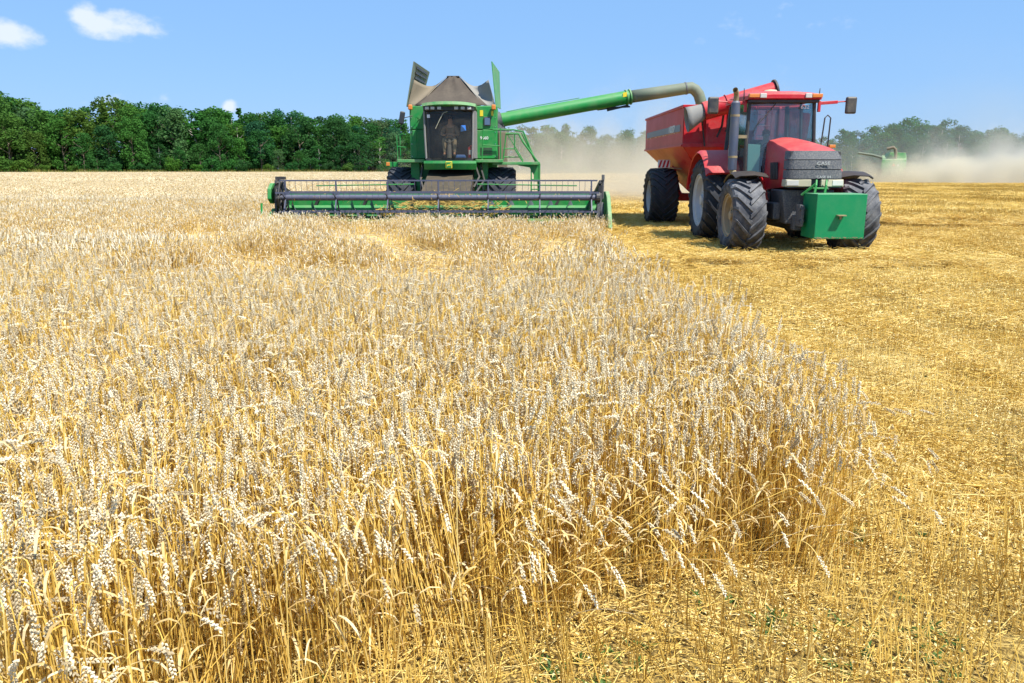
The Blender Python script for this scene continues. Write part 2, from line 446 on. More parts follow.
def field_mesh():
    ys = list(np.arange(-3, 6, 0.15)) + list(np.arange(6, 28, 0.22)) + list(np.geomspace(28, 4000, 60))
    xs = list(-np.geomspace(18, 3000, 26))[::-1] + list(np.arange(-17.8, 18, 0.25)) + list(np.geomspace(18, 3000, 26))
    v = [(x, y, ground_z(x, y) if (y < 60 and abs(x) < 40) else 0.0) for y in ys for x in xs]
    nx = len(xs)
    f = [(j * nx + i, j * nx + i + 1, (j + 1) * nx + i + 1, (j + 1) * nx + i) for j in range(len(ys) - 1) for i in range(nx - 1)]
    return v, f
def field_material():
    m, nt, out = new_mat('field_soil_and_straw')
    p = nt.nodes.new("ShaderNodeBsdfPrincipled"); p.inputs['Roughness'].default_value = 0.95; p.inputs['Specular IOR Level'].default_value = 0.1
    fine = noise_tex(nt, 42, 5, 0.75, stretch=(1.0, 0.6, 1))
    big = noise_tex(nt, 0.35, 5, 0.6)
    mid = noise_tex(nt, 4.5, 5, 0.65)
    c1 = ramp(nt, fine, [(0.38, (0.07, 0.055, 0.025)), (0.48, (0.26, 0.18, 0.06)), (0.60, (0.56, 0.41, 0.13)), (0.76, (0.78, 0.64, 0.30))])
    c2 = ramp(nt, big, [(0.3, (0.80, 0.74, 0.66)), (0.5, (1, 0.97, 0.9)), (0.7, (1.0, 1.0, 1.0))])
    c = mix_rgb(nt, 1.0, c1, c2, 'MULTIPLY')
    c3 = ramp(nt, mid, [(0.35, (0.62, 0.56, 0.46)), (0.55, (1, 1, 1))])
    c = mix_rgb(nt, 0.8, c, c3, 'MULTIPLY')
    nt.links.new(c, p.inputs['Base Color'])
    b = nt.nodes.new("ShaderNodeBump"); b.inputs['Strength'].default_value = 0.7; b.inputs['Distance'].default_value = 0.03
    nt.links.new(fine, b.inputs['Height']); nt.links.new(b.outputs[0], p.inputs['Normal'])
    nt.links.new(p.outputs[0], out.inputs[0])
    return m
v_, f_ = field_mesh()
mb = MB(); mb.raw(v_, f_)
me = bpy.data.meshes.new('field_ground'); me.from_pydata(v_, [], f_); me.materials.append(field_material())
me.polygons.foreach_set('use_smooth', [True] * len(me.polygons))
fg = bpy.data.objects.new('field_ground', me); COL.objects.link(fg); fg['kind'] = 'structure'

# ------------------------------------------------------------------ scattering: one object whose mesh holds templates and seed points
class TB:
    """template builder: faces with material index, tint and template id"""
    def __init__(s): s.v = []; s.f = []; s.mi = []; s.ti = []; s.vid = []; s.cur = 0
    def add(s, verts, faces, mi, tint):
        o = len(s.v); s.v += verts; s.vid += [s.cur] * len(verts)
        s.f += [tuple(i + o for i in f) for f in faces]
        s.mi += [mi] * len(faces); s.ti += [tint] * len(faces)
    def stick(s, path, r, mi, tint, n=3, r1=None):
        """thin stem: n-sided, tapering to r1"""
        r1 = r if r1 is None else r1
        k = len(path); vs_ = []; fs = []
        for i, p in enumerate(path):
            q = path[min(i + 1, k - 1)]; o = path[max(i - 1, 0)]
            t = (q - o); t = t.normalized() if t.length > 1e-6 else Vector((0, 0, 1))
            a = t.cross(Vector((0.31, 0.95, 0.05))); a = a.normalized() if a.length > 1e-3 else Vector((1, 0, 0)); b = t.cross(a)
            rr = r + (r1 - r) * i / max(1, k - 1)
            for j in range(n):
                w = 2 * PI * j / n
                vs_.append(tuple(p + (a * math.cos(w) + b * math.sin(w)) * rr))
        for i in range(k - 1):
            for j in range(n):
                fs.append((i * n + j, i * n + (j + 1) % n, (i + 1) * n + (j + 1) % n, (i + 1) * n + j))
        s.add(vs_, fs, mi, tint)
    def blade(s, path, w, mi, tint, side):
        vs_ = []; k = len(path)
        for i, p in enumerate(path):
            ww = w * (0.35 + 0.65 * math.sin(PI * min(0.999, 0.15 + 0.85 * i / (k - 1))))
            if i == k - 1: ww = w * 0.08
            vs_ += [tuple(p - side * ww), tuple(p + side * ww)]
        s.add(vs_, [(2 * i, 2 * i + 1, 2 * i + 3, 2 * i + 2) for i in range(k - 1)], mi, tint)
    def kernel(s, c, d, side, l, w, th, mi, tint):
        """one spikelet: a stretched octahedron"""
        n = d.cross(side)
        s.add([tuple(c - d * l * .45), tuple(c + side * w + d * l * .05), tuple(c + n * th), tuple(c - side * w + d * l * .05), tuple(c - n * th), tuple(c + d * l * .6)],
              [(0, 2, 1), (0, 3, 2), (0, 4, 3), (0, 1, 4), (5, 1, 2), (5, 2, 3), (5, 3, 4), (5, 4, 1)], mi, tint)

def scatter(name, tb, mats, pts, kind='stuff', label=None):
    """pts: list of (x,y,z, pick, rx,ry,rz, sx,sy,sz)"""
    nT = len(tb.v)
    me = bpy.data.meshes.new(name)
    me.from_pydata(tb.v + [(p[0], p[1], p[2]) for p in pts], [], tb.f)
    for m in mats: me.materials.append(M[m])
    me.polygons.foreach_set('material_index', tb.mi)
    a = me.attributes.new('tint', 'FLOAT', 'FACE'); a.data.foreach_set('value', tb.ti)
    a = me.attributes.new('vid', 'INT', 'POINT'); a.data.foreach_set('value', tb.vid + [-1] * len(pts))
    a = me.attributes.new('pick', 'INT', 'POINT'); a.data.foreach_set('value', [0] * nT + [p[3] for p in pts])
    a = me.attributes.new('rot', 'FLOAT_VECTOR', 'POINT'); a.data.foreach_set('vector', [0.0] * (3 * nT) + [c for p in pts for c in p[4:7]])
    a = me.attributes.new('scl', 'FLOAT_VECTOR', 'POINT'); a.data.foreach_set('vector', [1.0] * (3 * nT) + [c for p in pts for c in p[7:10]])
    o = bpy.data.objects.new(name, me); COL.objects.link(o); o['kind'] = kind
    if label: o['label'] = label
    g = bpy.data.node_groups.new(name + '_scatter', 'GeometryNodeTree')
    g.interface.new_socket('Geometry', in_out='INPUT', socket_type='NodeSocketGeometry')
    g.interface.new_socket('Geometry', in_out='OUTPUT', socket_type='NodeSocketGeometry')
    gi = g.nodes.new('NodeGroupInput'); go = g.nodes.new('NodeGroupOutput')
    def attr(nm, ty):
        n = g.nodes.new('GeometryNodeInputNamedAttribute'); n.data_type = ty; n.inputs[0].default_value = nm
        return [s for s in n.outputs if s.enabled and s.name == 'Attribute'][0]
    vid = attr('vid', 'INT')
    cmp = g.nodes.new('FunctionNodeCompare'); cmp.data_type = 'INT'; cmp.operation = 'GREATER_EQUAL'
    ins = [s for s in cmp.inputs if s.enabled]; g.links.new(vid, ins[0]); ins[1].default_value = 0
    sp = g.nodes.new('GeometryNodeSeparateGeometry'); sp.domain = 'POINT'
    g.links.new(gi.outputs[0], sp.inputs[0]); g.links.new(cmp.outputs[0], sp.inputs[1])
    st = g.nodes.new('GeometryNodeSplitToInstances'); st.domain = 'POINT'
    g.links.new(sp.outputs[0], st.inputs[0])
    g.links.new(vid, [s for s in st.inputs if s.name == 'Group ID'][0])
    ip = g.nodes.new('GeometryNodeInstanceOnPoints')
    g.links.new(sp.outputs[1], ip.inputs['Points']); g.links.new(st.outputs[0], ip.inputs['Instance'])
    ip.inputs['Pick Instance'].default_value = True
    g.links.new(attr('pick', 'INT'), ip.inputs['Instance Index'])
    er = g.nodes.new('FunctionNodeEulerToRotation'); g.links.new(attr('rot', 'FLOAT_VECTOR'), er.inputs[0])
    g.links.new(er.outputs[0], ip.inputs['Rotation'])
    g.links.new(attr('scl', 'FLOAT_VECTOR'), ip.inputs['Scale'])
    g.links.new(ip.outputs[0], go.inputs[0])
    md = o.modifiers.new('scatter', 'NODES'); md.node_group = g
    return o

rnd = random.Random(11)
U = rnd.uniform
HEAD, STEM, LEAF, FARC = 0, 1, 2, 3
def gauss(a, b): return rnd.gauss(a, b)

def wheat_plant(tb, bx, by, lod, h=None, lean=None, dirn=None, droop=None):
    """a ripe stalk whose ear nods over"""
    h = h or U(0.66, 0.86)
    th = U(0, 2 * PI) if dirn is None else dirn
    d = Vector((math.cos(th), math.sin(th), 0))
    lean = abs(gauss(0.06, 0.10)) if lean is None else lean
    droop = (U(2.75, 3.3) if rnd.random() < .68 else U(.05, .55) if rnd.random() < .62 else U(1.2, 2.6)) if droop is None else droop
    # stem path
    p = Vector((bx, by, 0)); a = lean * 0.3; path = [p.copy()]
    nseg = 6 if lod == 0 else 4
    for i in range(nseg):
        a += lean * 0.75 / nseg + gauss(0, 0.03)
        p = p + (d * math.sin(a) + Vector((0, 0, 1)) * math.cos(a)) * (h * 0.88 / nseg)
        path.append(p.copy())
    # neck
    nn = 5 if lod == 0 else 3
    neck = U(0.05, 0.10)
    hd = d if rnd.random() < 0.8 else Vector((math.cos(th + U(-1, 1)), math.sin(th + U(-1, 1)), 0))
    a_end = droop
    for i in range(nn):
        a += (a_end - a) * (i + 1) / nn * 0.8
        p = p + (hd * math.sin(a) + Vector((0, 0, 1)) * math.cos(a)) * (neck / nn)
        path.append(p.copy())
    tint = min(1, max(0, gauss(0.5, 0.22)))
    r = 0.0020 if lod == 0 else 0.0027
    tb.stick(path, r * 1.15, STEM if (lod == 0 or rnd.random() < .55) else LEAF, tint, 3, r * 0.7)
    # ear
    L = U(0.062, 0.096); side = hd.cross(Vector((0, 0, 1)))
    tw = U(0, PI); ht = min(1, max(0, gauss(0.50, 0.28)))
    ax0 = (hd * math.sin(a) + Vector((0, 0, 1)) * math.cos(a))
    if lod == 0:
        n = 17; c = p.copy(); fatp = U(.75, 1.15)
        for i in range(n):
            aa = a + (0.30 if a > 1.2 else -.1) * i / n
            ax = (hd * math.sin(aa) + Vector((0, 0, 1)) * math.cos(aa)).normalized()
            up = side.cross(ax)
            sd = (side * math.cos(tw) + up * math.sin(tw)).normalized(); s_ = 1 if i % 2 else -1; ks_ = ax.cross(sd).normalized()
            c = c + ax * (L / n)
            fat = 0.75 + 0.5 * math.sin(PI * (0.12 + 0.8 * i / n))
            kd = (ax + sd * s_ * (0.55 + gauss(0, .12)) + ks_ * gauss(0, .22)).normalized(); ks = (ax.cross(sd) + ax * gauss(0, .15)).normalized()
            tb.kernel(c + sd * s_ * (0.0036 + gauss(0, .0005)) + ks_ * (.0022 if i % 4 < 2 else -.0022), kd, ks, 0.0122, 0.0043 * fat * fatp, 0.0036 * fat * fatp, HEAD, min(1, max(0, ht + gauss(0, 0.13))))
    else:
        n = 8; L *= .88; ring = []; vs_ = []; fs = []
        up = side.cross(ax0).normalized(); c = p.copy()
        for i in range(n):
            rr = (0.0071 if i % 2 else 0.0048) * (0.6 if i in (0, n - 1) else 1.1)
            for k in range(4):
                w = tw + PI / 2 * k
                vs_.append(tuple(c + (side * math.cos(w) + up * math.sin(w)) * rr))
            c = c + ax0 * (L / (n - 1))
        for i in range(n - 1):
            for k in range(4): fs.append((i * 4 + k, i * 4 + (k + 1) % 4, (i + 1) * 4 + (k + 1) % 4, (i + 1) * 4 + k))
        tb.add(vs_, fs, HEAD, ht)
    # dry flag leaves
    for q in range((2 if rnd.random() < .35 else 1) if lod == 0 else (1 if rnd.random() < 0.7 else 0)):
        k = rnd.randint(2, len(path) - nn - 1) if len(path) - nn - 1 > 2 else 2
        o = path[k]; w = U(0, 2 * PI); e = Vector((math.cos(w), math.sin(w), 0))
        b = U(0.2, 0.8); pp = [o.copy()]; pnt = o.copy(); ll = U(0.06, 0.16)
        for i in range(4):
            b += U(0.3, 0.75); pnt = pnt + (e * math.sin(b) + Vector((0, 0, 1)) * math.cos(b)) * ll / 4; pp.append(pnt.copy())
        tb.blade(pp, U(0.003, 0.0055) * (1.0 if lod == 0 else 1.3), LEAF, min(1, max(0, gauss(0.5, 0.25))), e.cross(Vector((0, 0, 1))))

tw_ = TB(); spans = {}
def variants(key, n, fn):
    a = tw_.cur
    for i in range(n):
        fn(i); tw_.cur += 1
    spans[key] = (a, tw_.cur - 1)
variants('near', 9, lambda i: [wheat_plant(tw_, U(-.13, .13), U(-.13, .13), 0) for k in range(22)])
variants('mid', 8, lambda i: [wheat_plant(tw_, U(-.15, .15), U(-.15, .15), 1) for k in range(24)])
def lodged(i):
    for k in range(34):
        # wind-laid stalks: base knee low, then running out almost level
        bx, by = U(-.2, .2), U(-.2, .2); th = gauss(0, 0.45)
        d = Vector((math.cos(th), math.sin(th), 0)); a = U(.3, .9); p = Vector((bx, by, 0)); path = [p.copy()]
        for j in range(6):
            a = min(1.75, a + U(.12, .38)); p = p + (d * math.sin(a) + Vector((0, 0, 1)) * math.cos(a)) * U(.10, .145)
            p.z = max(p.z, 0.04); path.append(p.copy())
        tw_.stick(path, .003, STEM if k % 3 else LEAF, min(1, max(0, gauss(.66, .22))), 3, .002)
        e = (path[-1] - path[-2]).normalized(); e = (e + Vector((0, 0, U(-.9, .1)))).normalized()
        if rnd.random() < 0.95:
            tw_.stick([p, p + e * .02, p + e * .07, p + e * .085], .0072, HEAD, min(1, max(0, gauss(.5, .22))), 4, .003)
        if rnd.random() < 0.6:
            o = path[rnd.randint(2, 5)]; w = U(0, 2 * PI); q = Vector((math.cos(w), math.sin(w), U(-.2, .5)))
            tw_.blade([o, o + q * .06, o + q * .12 - Vector((0, 0, .03)), o + q * .16 - Vector((0, 0, .08))], .0055, LEAF, U(.2, .9), q.cross(Vector((0, 0, 1))).normalized())
def strays(i):
    for k in range(6): wheat_plant(tw_, U(-.12, .12), U(-.08, .08), 0, lean=U(.35, 1.0), dirn=-PI / 2 + gauss(.5, .7), droop=U(1.6, 2.6))
    for k in range(8):      # broken straws without ears
        th = -PI / 2 + gauss(.4, .9); d = Vector((math.cos(th), math.sin(th), 0)); p = Vector((U(-.12, .12), U(-.1, .1), 0)); a = U(.1, .5); path = [p.copy()]
        for j in range(5):
            a += U(.05, .35); p = p + (d * math.sin(a) + Vector((0, 0, 1)) * math.cos(a)) * U(.07, .14); p.z = max(p.z, .02); path.append(p.copy())
        tw_.stick(path, .0024, LEAF if k % 3 == 0 else STEM, min(1, max(0, gauss(.6, .2))), 3, .0012)
variants('strays', 5, strays)
variants('lodged', 6, lodged)
def canopy(i, size, n, rw, hl, hz):
    """a square of crop seen from afar: the ears over the shaded floor of stems"""
    q = 8; vs_ = []
    for a in range(q + 1):
        for b in range(q + 1):
            edge = a in (0, q) or b in (0, q)
            vs_.append(((a / q - .5) * size, (b / q - .5) * size, hz - 0.14 + (0 if edge else U(-.05, .05))))
    for a in range(q):
        for b in range(q):
            tw_.add([vs_[a * (q + 1) + b], vs_[(a + 1) * (q + 1) + b], vs_[(a + 1) * (q + 1) + b + 1], vs_[a * (q + 1) + b + 1]], [(0, 1, 2, 3)], FARC, U(.25, .55))
    for k in range(n):
        x, y = U(-.5, .5) * size, U(-.5, .5) * size; z = hz + gauss(-.01, .05); t = U(0, 2 * PI)
        e = Vector((math.cos(t) * .6, math.sin(t) * .6, U(-1, -.3))).normalized(); p = Vector((x, y, z))
        tw_.stick([p, p + e * hl], rw, HEAD, min(1, max(0, gauss(.36, .25))), 3, rw * .6)
        if k % 2 == 0:
            g_ = Vector((U(-.3, .3), U(-.3, .3), -1)); tw_.stick([p + g_ * .16, p], rw * .4, STEM, U(.2, .9), 3)
variants('far', 4, lambda i: canopy(i, 1.0, 260, .008, .09, .74))
variants('farther', 3, lambda i: canopy(i, 3.0, 520, .02, .2, .74))

# boundary of the standing crop
EDGE = [(-8, .9), (-3.0, 1.15), (-1.9, 1.45), (-1.15, 1.75), (-.75, 2.1), (-.4, 2.4), (.1, 2.65), (.55, 2.95), (1.0, 3.05), (1.64, 3.2)]
RIGHT = [(3.2, 1.58), (4.0, 1.64), (5.5, 1.62), (7, 1.6), (10, 1.6), (13, 1.65), (17, 1.95), (21.4, 2.55)]
def front_y(x):
    if x <= EDGE[0][0]: return EDGE[0][1]
    for (a, b), (c, d) in zip(EDGE, EDGE[1:]):
        if x <= c: return b + (d - b) * (x - a) / (c - a)
    return EDGE[-1][1]
def right_x(y):
    if y <= RIGHT[0][0]: return RIGHT[0][1]
    for (a, b), (c, d) in zip(RIGHT, RIGHT[1:]):
        if y <= c: return b + (d - b) * (y - a) / (c - a)
    return RIGHT[-1][1]
HX0, HX1, HY = -6.75, 2.65, 21.35     # the header: crop stands in front of it and left of it
FAR_WOOD = lambda x: 222 + 0.26 * (x + 150) if x < 60 else 276 + 0.1 * (x - 60)
def is_wheat(x, y):
    if y < HY: return x < right_x(y) and y > front_y(x)
    return x < HX0 - 0.15
def in_view(x, y, z=0.4, mx=60, my=90):
    p = project(x, y, z)
    return p is not None and -mx < p[0] < 1024 + mx and p[1] < 683 + my
def lodge(x, y):
    """0 upright .. 1 laid flat: a band before the combine and patches in it"""
    c = 11.5 - 0.0 * x
    d = 1.25 * sstep(7.0, 9.8, y + 1.3 * N2(x, y, .35, 4)) if x > -4.5 else sstep(10.5, 13.5, y + 1.5 * N2(x, y, .3, 4))
    if y > 22: d *= (1 - sstep(22, 26, y)) * (1 if x > -12 else .6)
    d *= 1 - .55 * sstep(18.2, 20.2, y) * (1 - sstep(22, 23, y))
    return min(1, max(0, d * (0.72 + 1.1 * N2(x, y, .55, 7))))

pts = []
def pick(key): a, b = spans[key]; return rnd.randint(a, b)
# standing and lodged crop, near
y = .8
while y < 27:
    st = 0.17 if y < 7 else (0.20 if y < 14 else 0.235)
    x = -1.0 - y * 0.78
    xmax = 3.0
    while x < xmax:
        X, Y = x + U(-.09, .09), y + U(-.09, .09)
        if is_wheat(X, Y) and in_view(X, Y, .8, 90, 160):
            L = lodge(X, Y)
            e = min(right_x(Y) - X, (Y - front_y(X)) * 1.3) if Y < HY else 3
            if Y > 22.6 and X > HX0 - .4: x += st; continue
            hs = 1.0 + 0.10 * N2(X, Y, .6, 1) + U(-.06, .06)
            if rnd.random() < L:
                ang = 2.6 + 1.6 * N2(X, Y, .22, 12) + gauss(0, .35)
                k = (0.95 + .25 * N2(X, Y, .8, 15)) * (1 - .16 * sstep(16.5, 20, Y) * (1 - sstep(22, 23, Y)))
                pts.append((X, Y, ground_z(X, Y), pick('lodged'), 0, 0, ang, k, k, k * U(.8, 1.15)))
            else:
                tl = 0.10 + 0.30 * L + (0.22 if e < .25 else 0.0)
                ang = U(0, 2 * PI)
                rx, ry = gauss(0, tl * .6), gauss(0.05, tl * .6)
                if e < .3 and rnd.random() < .35: hs *= U(.72, .95)
                if e < .32 and Y < 5 and rnd.random() < .6: pts.append((X, Y, ground_z(X, Y), pick('strays'), 0, 0, gauss(.2, .4) + (.9 if X > 1.2 else 0), 1, 1, U(.85, 1.05)))
                pts.append((X, Y, ground_z(X, Y), pick('near' if Y < 9 else 'mid'), rx, ry, ang, 1, 1, hs * (1 - .36 * L) * (1 - (.22 * sstep(16.5, 20, Y) if X > HX0 - 1 else 0))))
        x += st
    y += st
# far crop
y = 27
while y < 66:
    x = -1 - y * .70
    while x < HX0:
        if in_view(x, y, .8, 40): pts.append((x + U(-.05, .05), y + U(-.05, .05), 0, pick('far'), 0, 0, rnd.randint(0, 3) * PI / 2, 1.08, 1.08, 1 + .07 * N2(x, y, .25, 2)))
        x += 1.0
    y += 1.0
y = 67.5
while y < 262:
    x = -3 - y * .70
    while x < HX0 - 1:
        if y < FAR_WOOD(x) - 6 and in_view(x, y, .8, 40): pts.append((x, y, 0, pick('farther'), 0, 0, rnd.randint(0, 3) * PI / 2, 1.05, 1.05, 1 + .08 * N2(x, y, .08, 2)))
        x += 3.0
    y += 3.0
# stray stalks pushed out over the edge
scatter('wheat', tw_, ['wheat_head', 'wheat_stem', 'wheat_leaf', 'wheat_far'], pts, label='ripe standing wheat with pale nodding ears')
print('wheat pts', len(pts), 'tpl faces', len(tw_.f))

# ------------------------------------------------------------------ stubble, loose straw, weeds
ts = TB(); ss = {}
def sv(key, n, fn):
    a = ts.cur
    for i in range(n): fn(i); ts.cur += 1
    ss[key] = (a, ts.cur - 1)
def stub_tile(i, size, rows, per, r, hh):
    for k in range(rows):
        x0 = ((k + .5) / rows - .5) * size
        for j in range(per):
            if rnd.random() < .15: continue
            yy = ((j + U(0, 1)) / per - .5) * size; x = x0 + gauss(0, .016); h = U(*hh) * (1 if rnd.random() < .8 else .55)
            lx, ly = gauss(0, .16), gauss(0, .16); p = Vector((x, yy, -.01))
            ts.stick([p, p + Vector((lx * h * .4, ly * h * .4, h * .5)), p + Vector((lx * h, ly * h, h))], r, 0, min(1, max(0, gauss(.45, .22))), 3, r * .85)
def litter(i, size, n, r, lens, ch, zz=.05):
    for k in range(n):
        t = U(0, 2 * PI); l = U(*lens); p = Vector((U(-.5, .5) * size, U(-.5, .5) * size, abs(gauss(.012, zz * .6)))); e = Vector((math.cos(t), math.sin(t), gauss(0, .12)))
        b = p + e * l * .5 + Vector((0, 0, gauss(0, .006))); q = p + e * l + Vector((U(-.02, .02), U(-.02, .02), 0))
        q.z = max(q.z, .004)
        ts.stick([p, b, q], r, 0, min(1, max(0, gauss(.62, .25))), 3, r * .7)
    for k in range(ch):
        t = U(0, 2 * PI); l = r * U(2.5, 6); p = Vector((U(-.5, .5) * size, U(-.5, .5) * size, U(.004, zz)))
        e = Vector((math.cos(t), math.sin(t), U(-.5, .5))) * l; f = Vector((-math.sin(t), math.cos(t), U(-.4, .4))) * l * U(.3, .6)
        ts.add([tuple(p - e), tuple(p + f), tuple(p + e), tuple(p - f)], [(0, 1, 2, 3)], 1, min(1, max(0, gauss(.6, .28))))
sv('near', 5, lambda i: (stub_tile(i, .5, 4, 22, .0021, (.07, .18)), litter(i, .56, 240, .0018, (.03, .2), 470, .045)))
sv('mid', 4, lambda i: (stub_tile(i, 1.0, 8, 24, .0036, (.05, .15)), litter(i, 1.1, 330, .0034, (.05, .22), 420, .07)))
sv('far', 3, lambda i: (stub_tile(i, 3.0, 20, 30, .009, (.10, .18)), litter(i, 3.2, 380, .009, (.1, .5), 260, .07)))
sv('farther', 3, lambda i: (stub_tile(i, 9.0, 30, 22, .03, (.12, .2)), litter(i, 9.2, 420, .03, (.3, 1.2), 300, .1)))
sv('pile', 3, lambda i: litter(i, .9, 420, .0035, (.06, .35), 300, .10))
sv('swath', 3, lambda i: litter(i, 1.15, 330, .0042, (.08, .35), 420, .05))
sv('tall', 4, lambda i: stub_tile(i, .5, 4, 16, .0023, (.15, .30)))
sp_ = []
def spick(k): a, b = ss[k]; return rnd.randint(a, b)
y = .9
while y < 8:
    x = -3.0
    while x < 9.0:
        wh = is_wheat(x, y)
        if in_view(x, y, 0, 60, 120) and not (wh and is_wheat(x + .6, y - .9)):
            fl = rnd.randint(0, 1) * PI
            sp_.append((x, y, ground_z(x, y), spick('near'), 0, 0, fl, 1, 1, 1.0 + .3 * N2(x, y, .7, 6)))
            # taller uncut ends near the crop's corner and at the camera's feet
            tall = (y < 3.7 and x > -1.0 and N2(x, y, .9, 21) > -.30) or (abs(x - right_x(y)) < .5 and rnd.random() < .6)
            if tall: sp_.append((x, y, ground_z(x, y), spick('tall'), gauss(0, .10), gauss(0, .08), fl, 1, 1, U(.8, 1.15) * (1.0 if y < 3.6 else .75)))
        x += .5
    y += .5
y = 8.25
while y < 30:
    x = 1.0 if y < 22 else HX0
    while x < 3 + y * .72:
        if not is_wheat(x - .3, y) and in_view(x, y, 0, 60):
            sp_.append((x, y, ground_z(x, y), spick('mid'), 0, 0, rnd.randint(0, 1) * PI, 1, 1, 1 + .3 * N2(x, y, .5, 6)))
            # the straw swath the combine threw out behind it, where the tractor drives
            if 15 < y and x < 9.5 and rnd.random() < .8:
                sp_.append((x + U(-.2, .2), y + U(-.2, .2), ground_z(x, y) + .03, spick('swath'), 0, 0, U(0, 6.28), 1, 1, 1.2))
        x += 1.0
    y += 1.0
y = 31.5
while y < 100:
    x = HX0 + 1
    while x < 6 + y * .72:
        if in_view(x, y, 0, 60): sp_.append((x, y, 0, spick('far'), 0, 0, rnd.randint(0, 1) * PI, 1, 1, 1 + .3 * N2(x, y, .2, 6)))
        x += 3.0
    y += 3.0
y = 104.5
while y < 300:
    x = HX0 + 4
    while x < 12 + y * .70:
        if y < FAR_WOOD(x) - 4: sp_.append((x, y, 0, spick('farther'), 0, 0, rnd.randint(0, 1) * PI, 1, 1, 1))
        x += 9.0
    y += 9.0
# lanes where the straw was laid and rolled flat along the driving direction
for x0, wd in ((2.55, .35), (4.1, .5), (5.9, .35), (7.9, .6), (10.6, .5), (13.8, .7)):
    y = 3.6
    while y < 34:
        for q in range(2):
            X = x0 + .18 * N2(0, y, .25, x0) + gauss(0, wd * .35)
            if in_view(X, y, 0, 40) and not is_wheat(X, y): sp_.append((X, y + U(-.2, .2), ground_z(X, y) + .015, spick('swath'), 0, 0, U(0, 6.28), .5, .5, .9))
        y += .38
# heaps on the ridges
x = 1.3
while x < 9.5:
    yc = 14.3 + 0.25 * math.sin(x * 1.3) + 0.3 * N2(x, 0, 0.8, 3)
    for dy in (-.35, 0, .3):
        X, Y = x + U(-.2, .2), yc + dy + U(-.1, .1)
        if not is_wheat(X, Y): sp_.append((X, Y, ground_z(X, Y), spick('pile'), 0, 0, U(0, 6), .8, .8, .8))
    x += .55
x = 9.8
while x < 22:
    yc = 24.5 + 0.35 * N2(x, 0, 0.6, 9) - (x - 11) * 0.12
    for dy in (-.4, .2):
        X, Y = x + U(-.2, .2), yc + dy
        sp_.append((X, Y, ground_z(X, Y), spick('pile'), 0, 0, U(0, 6), 1, 1, 1))
    x += .6
scatter('stubble', ts, ['stubble', 'chaff'], sp_, label='golden cut stubble with loose straw and chaff')
print('stubble pts', len(sp_), len(ts.f))

tg = TB()
def weed(i):
    for k in range(rnd.randint(7, 14)):
        t = U(0, 2 * PI); b = U(.2, 1.2); p = Vector((gauss(0, .02), gauss(0, .02), 0)); e = Vector((math.cos(t), math.sin(t), 0)); pp = [p.copy()]; l = U(.03, .11)
        for j in range(3):
            b += U(.1, .5); p = p + (e * math.sin(b) + Vector((0, 0, 1)) * math.cos(b)) * l / 3; pp.append(p.copy())
        tg.blade(pp, U(.003, .010), 0, min(1, max(0, gauss(.5, .25))), e.cross(Vector((0, 0, 1))))
for i in range(5): weed(i); tg.cur += 1
gp = []
for k in range(9000):
    y = 1.4 + 10 * rnd.random() ** 1.6; x = U(-3, 8)
    near = (y < 4.4)
    n = N2(x, y, 1.6, 31) + .5 * N2(x, y, 5, 33)
    if n < (.16 if near else .36) or rnd.random() < .15: continue
    if is_wheat(x, y) and y > front_y(x) + .5: continue
    if not in_view(x, y, 0, 20, 60): continue
    s = U(.3, .85) * (1 if near else .8)
    gp.append((x, y, ground_z(x, y), rnd.randint(0, 4), 0, 0, U(0, 6.28), s, s, s * .8))
scatter('weeds', tg, ['weed'], gp, label='small green weeds sprouting between the stubble')
print('weeds', len(gp))
# ------------------------------------------------------------------ the wood behind the field
def leaf_mat(name, bright):
    m, nt, out = new_mat(name)
    oi = nt.nodes.new("ShaderNodeObjectInfo")
    at = nt.nodes.new("ShaderNodeAttribute"); at.attribute_name = 'tint'
    c = ramp(nt, at.outputs['Fac'], [(0, (0.85, 0.87, 0.85)), (0.5, (1.05, 1.05, 1.05)), (1, (1.3, 1.28, 1.2))])
    c = mix_rgb(nt, 1.0, oi.outputs['Color'], c, 'MULTIPLY')
    d = nt.nodes.new("ShaderNodeBsdfDiffuse"); nt.links.new(c, d.inputs[0])
    t = nt.nodes.new("ShaderNodeBsdfTranslucent"); nt.links.new(c, t.inputs[0])
    g = nt.nodes.new("ShaderNodeMixShader"); g.inputs[0].default_value = 0.4
    nt.links.new(d.outputs[0], g.inputs[1]); nt.links.new(t.outputs[0], g.inputs[2]); nt.links.new(g.outputs[0], out.inputs[0])
    return m
M['leaf'] = leaf_mat('tree_leaves', 1)
M['bark'] = paint('bark', (0.16, 0.13, 0.10), 0.95, 0.3, spec=0.1)
M['bark_pale'] = paint('pale_bark', (0.45, 0.42, 0.38), 0.9, 0.3, spec=0.1)

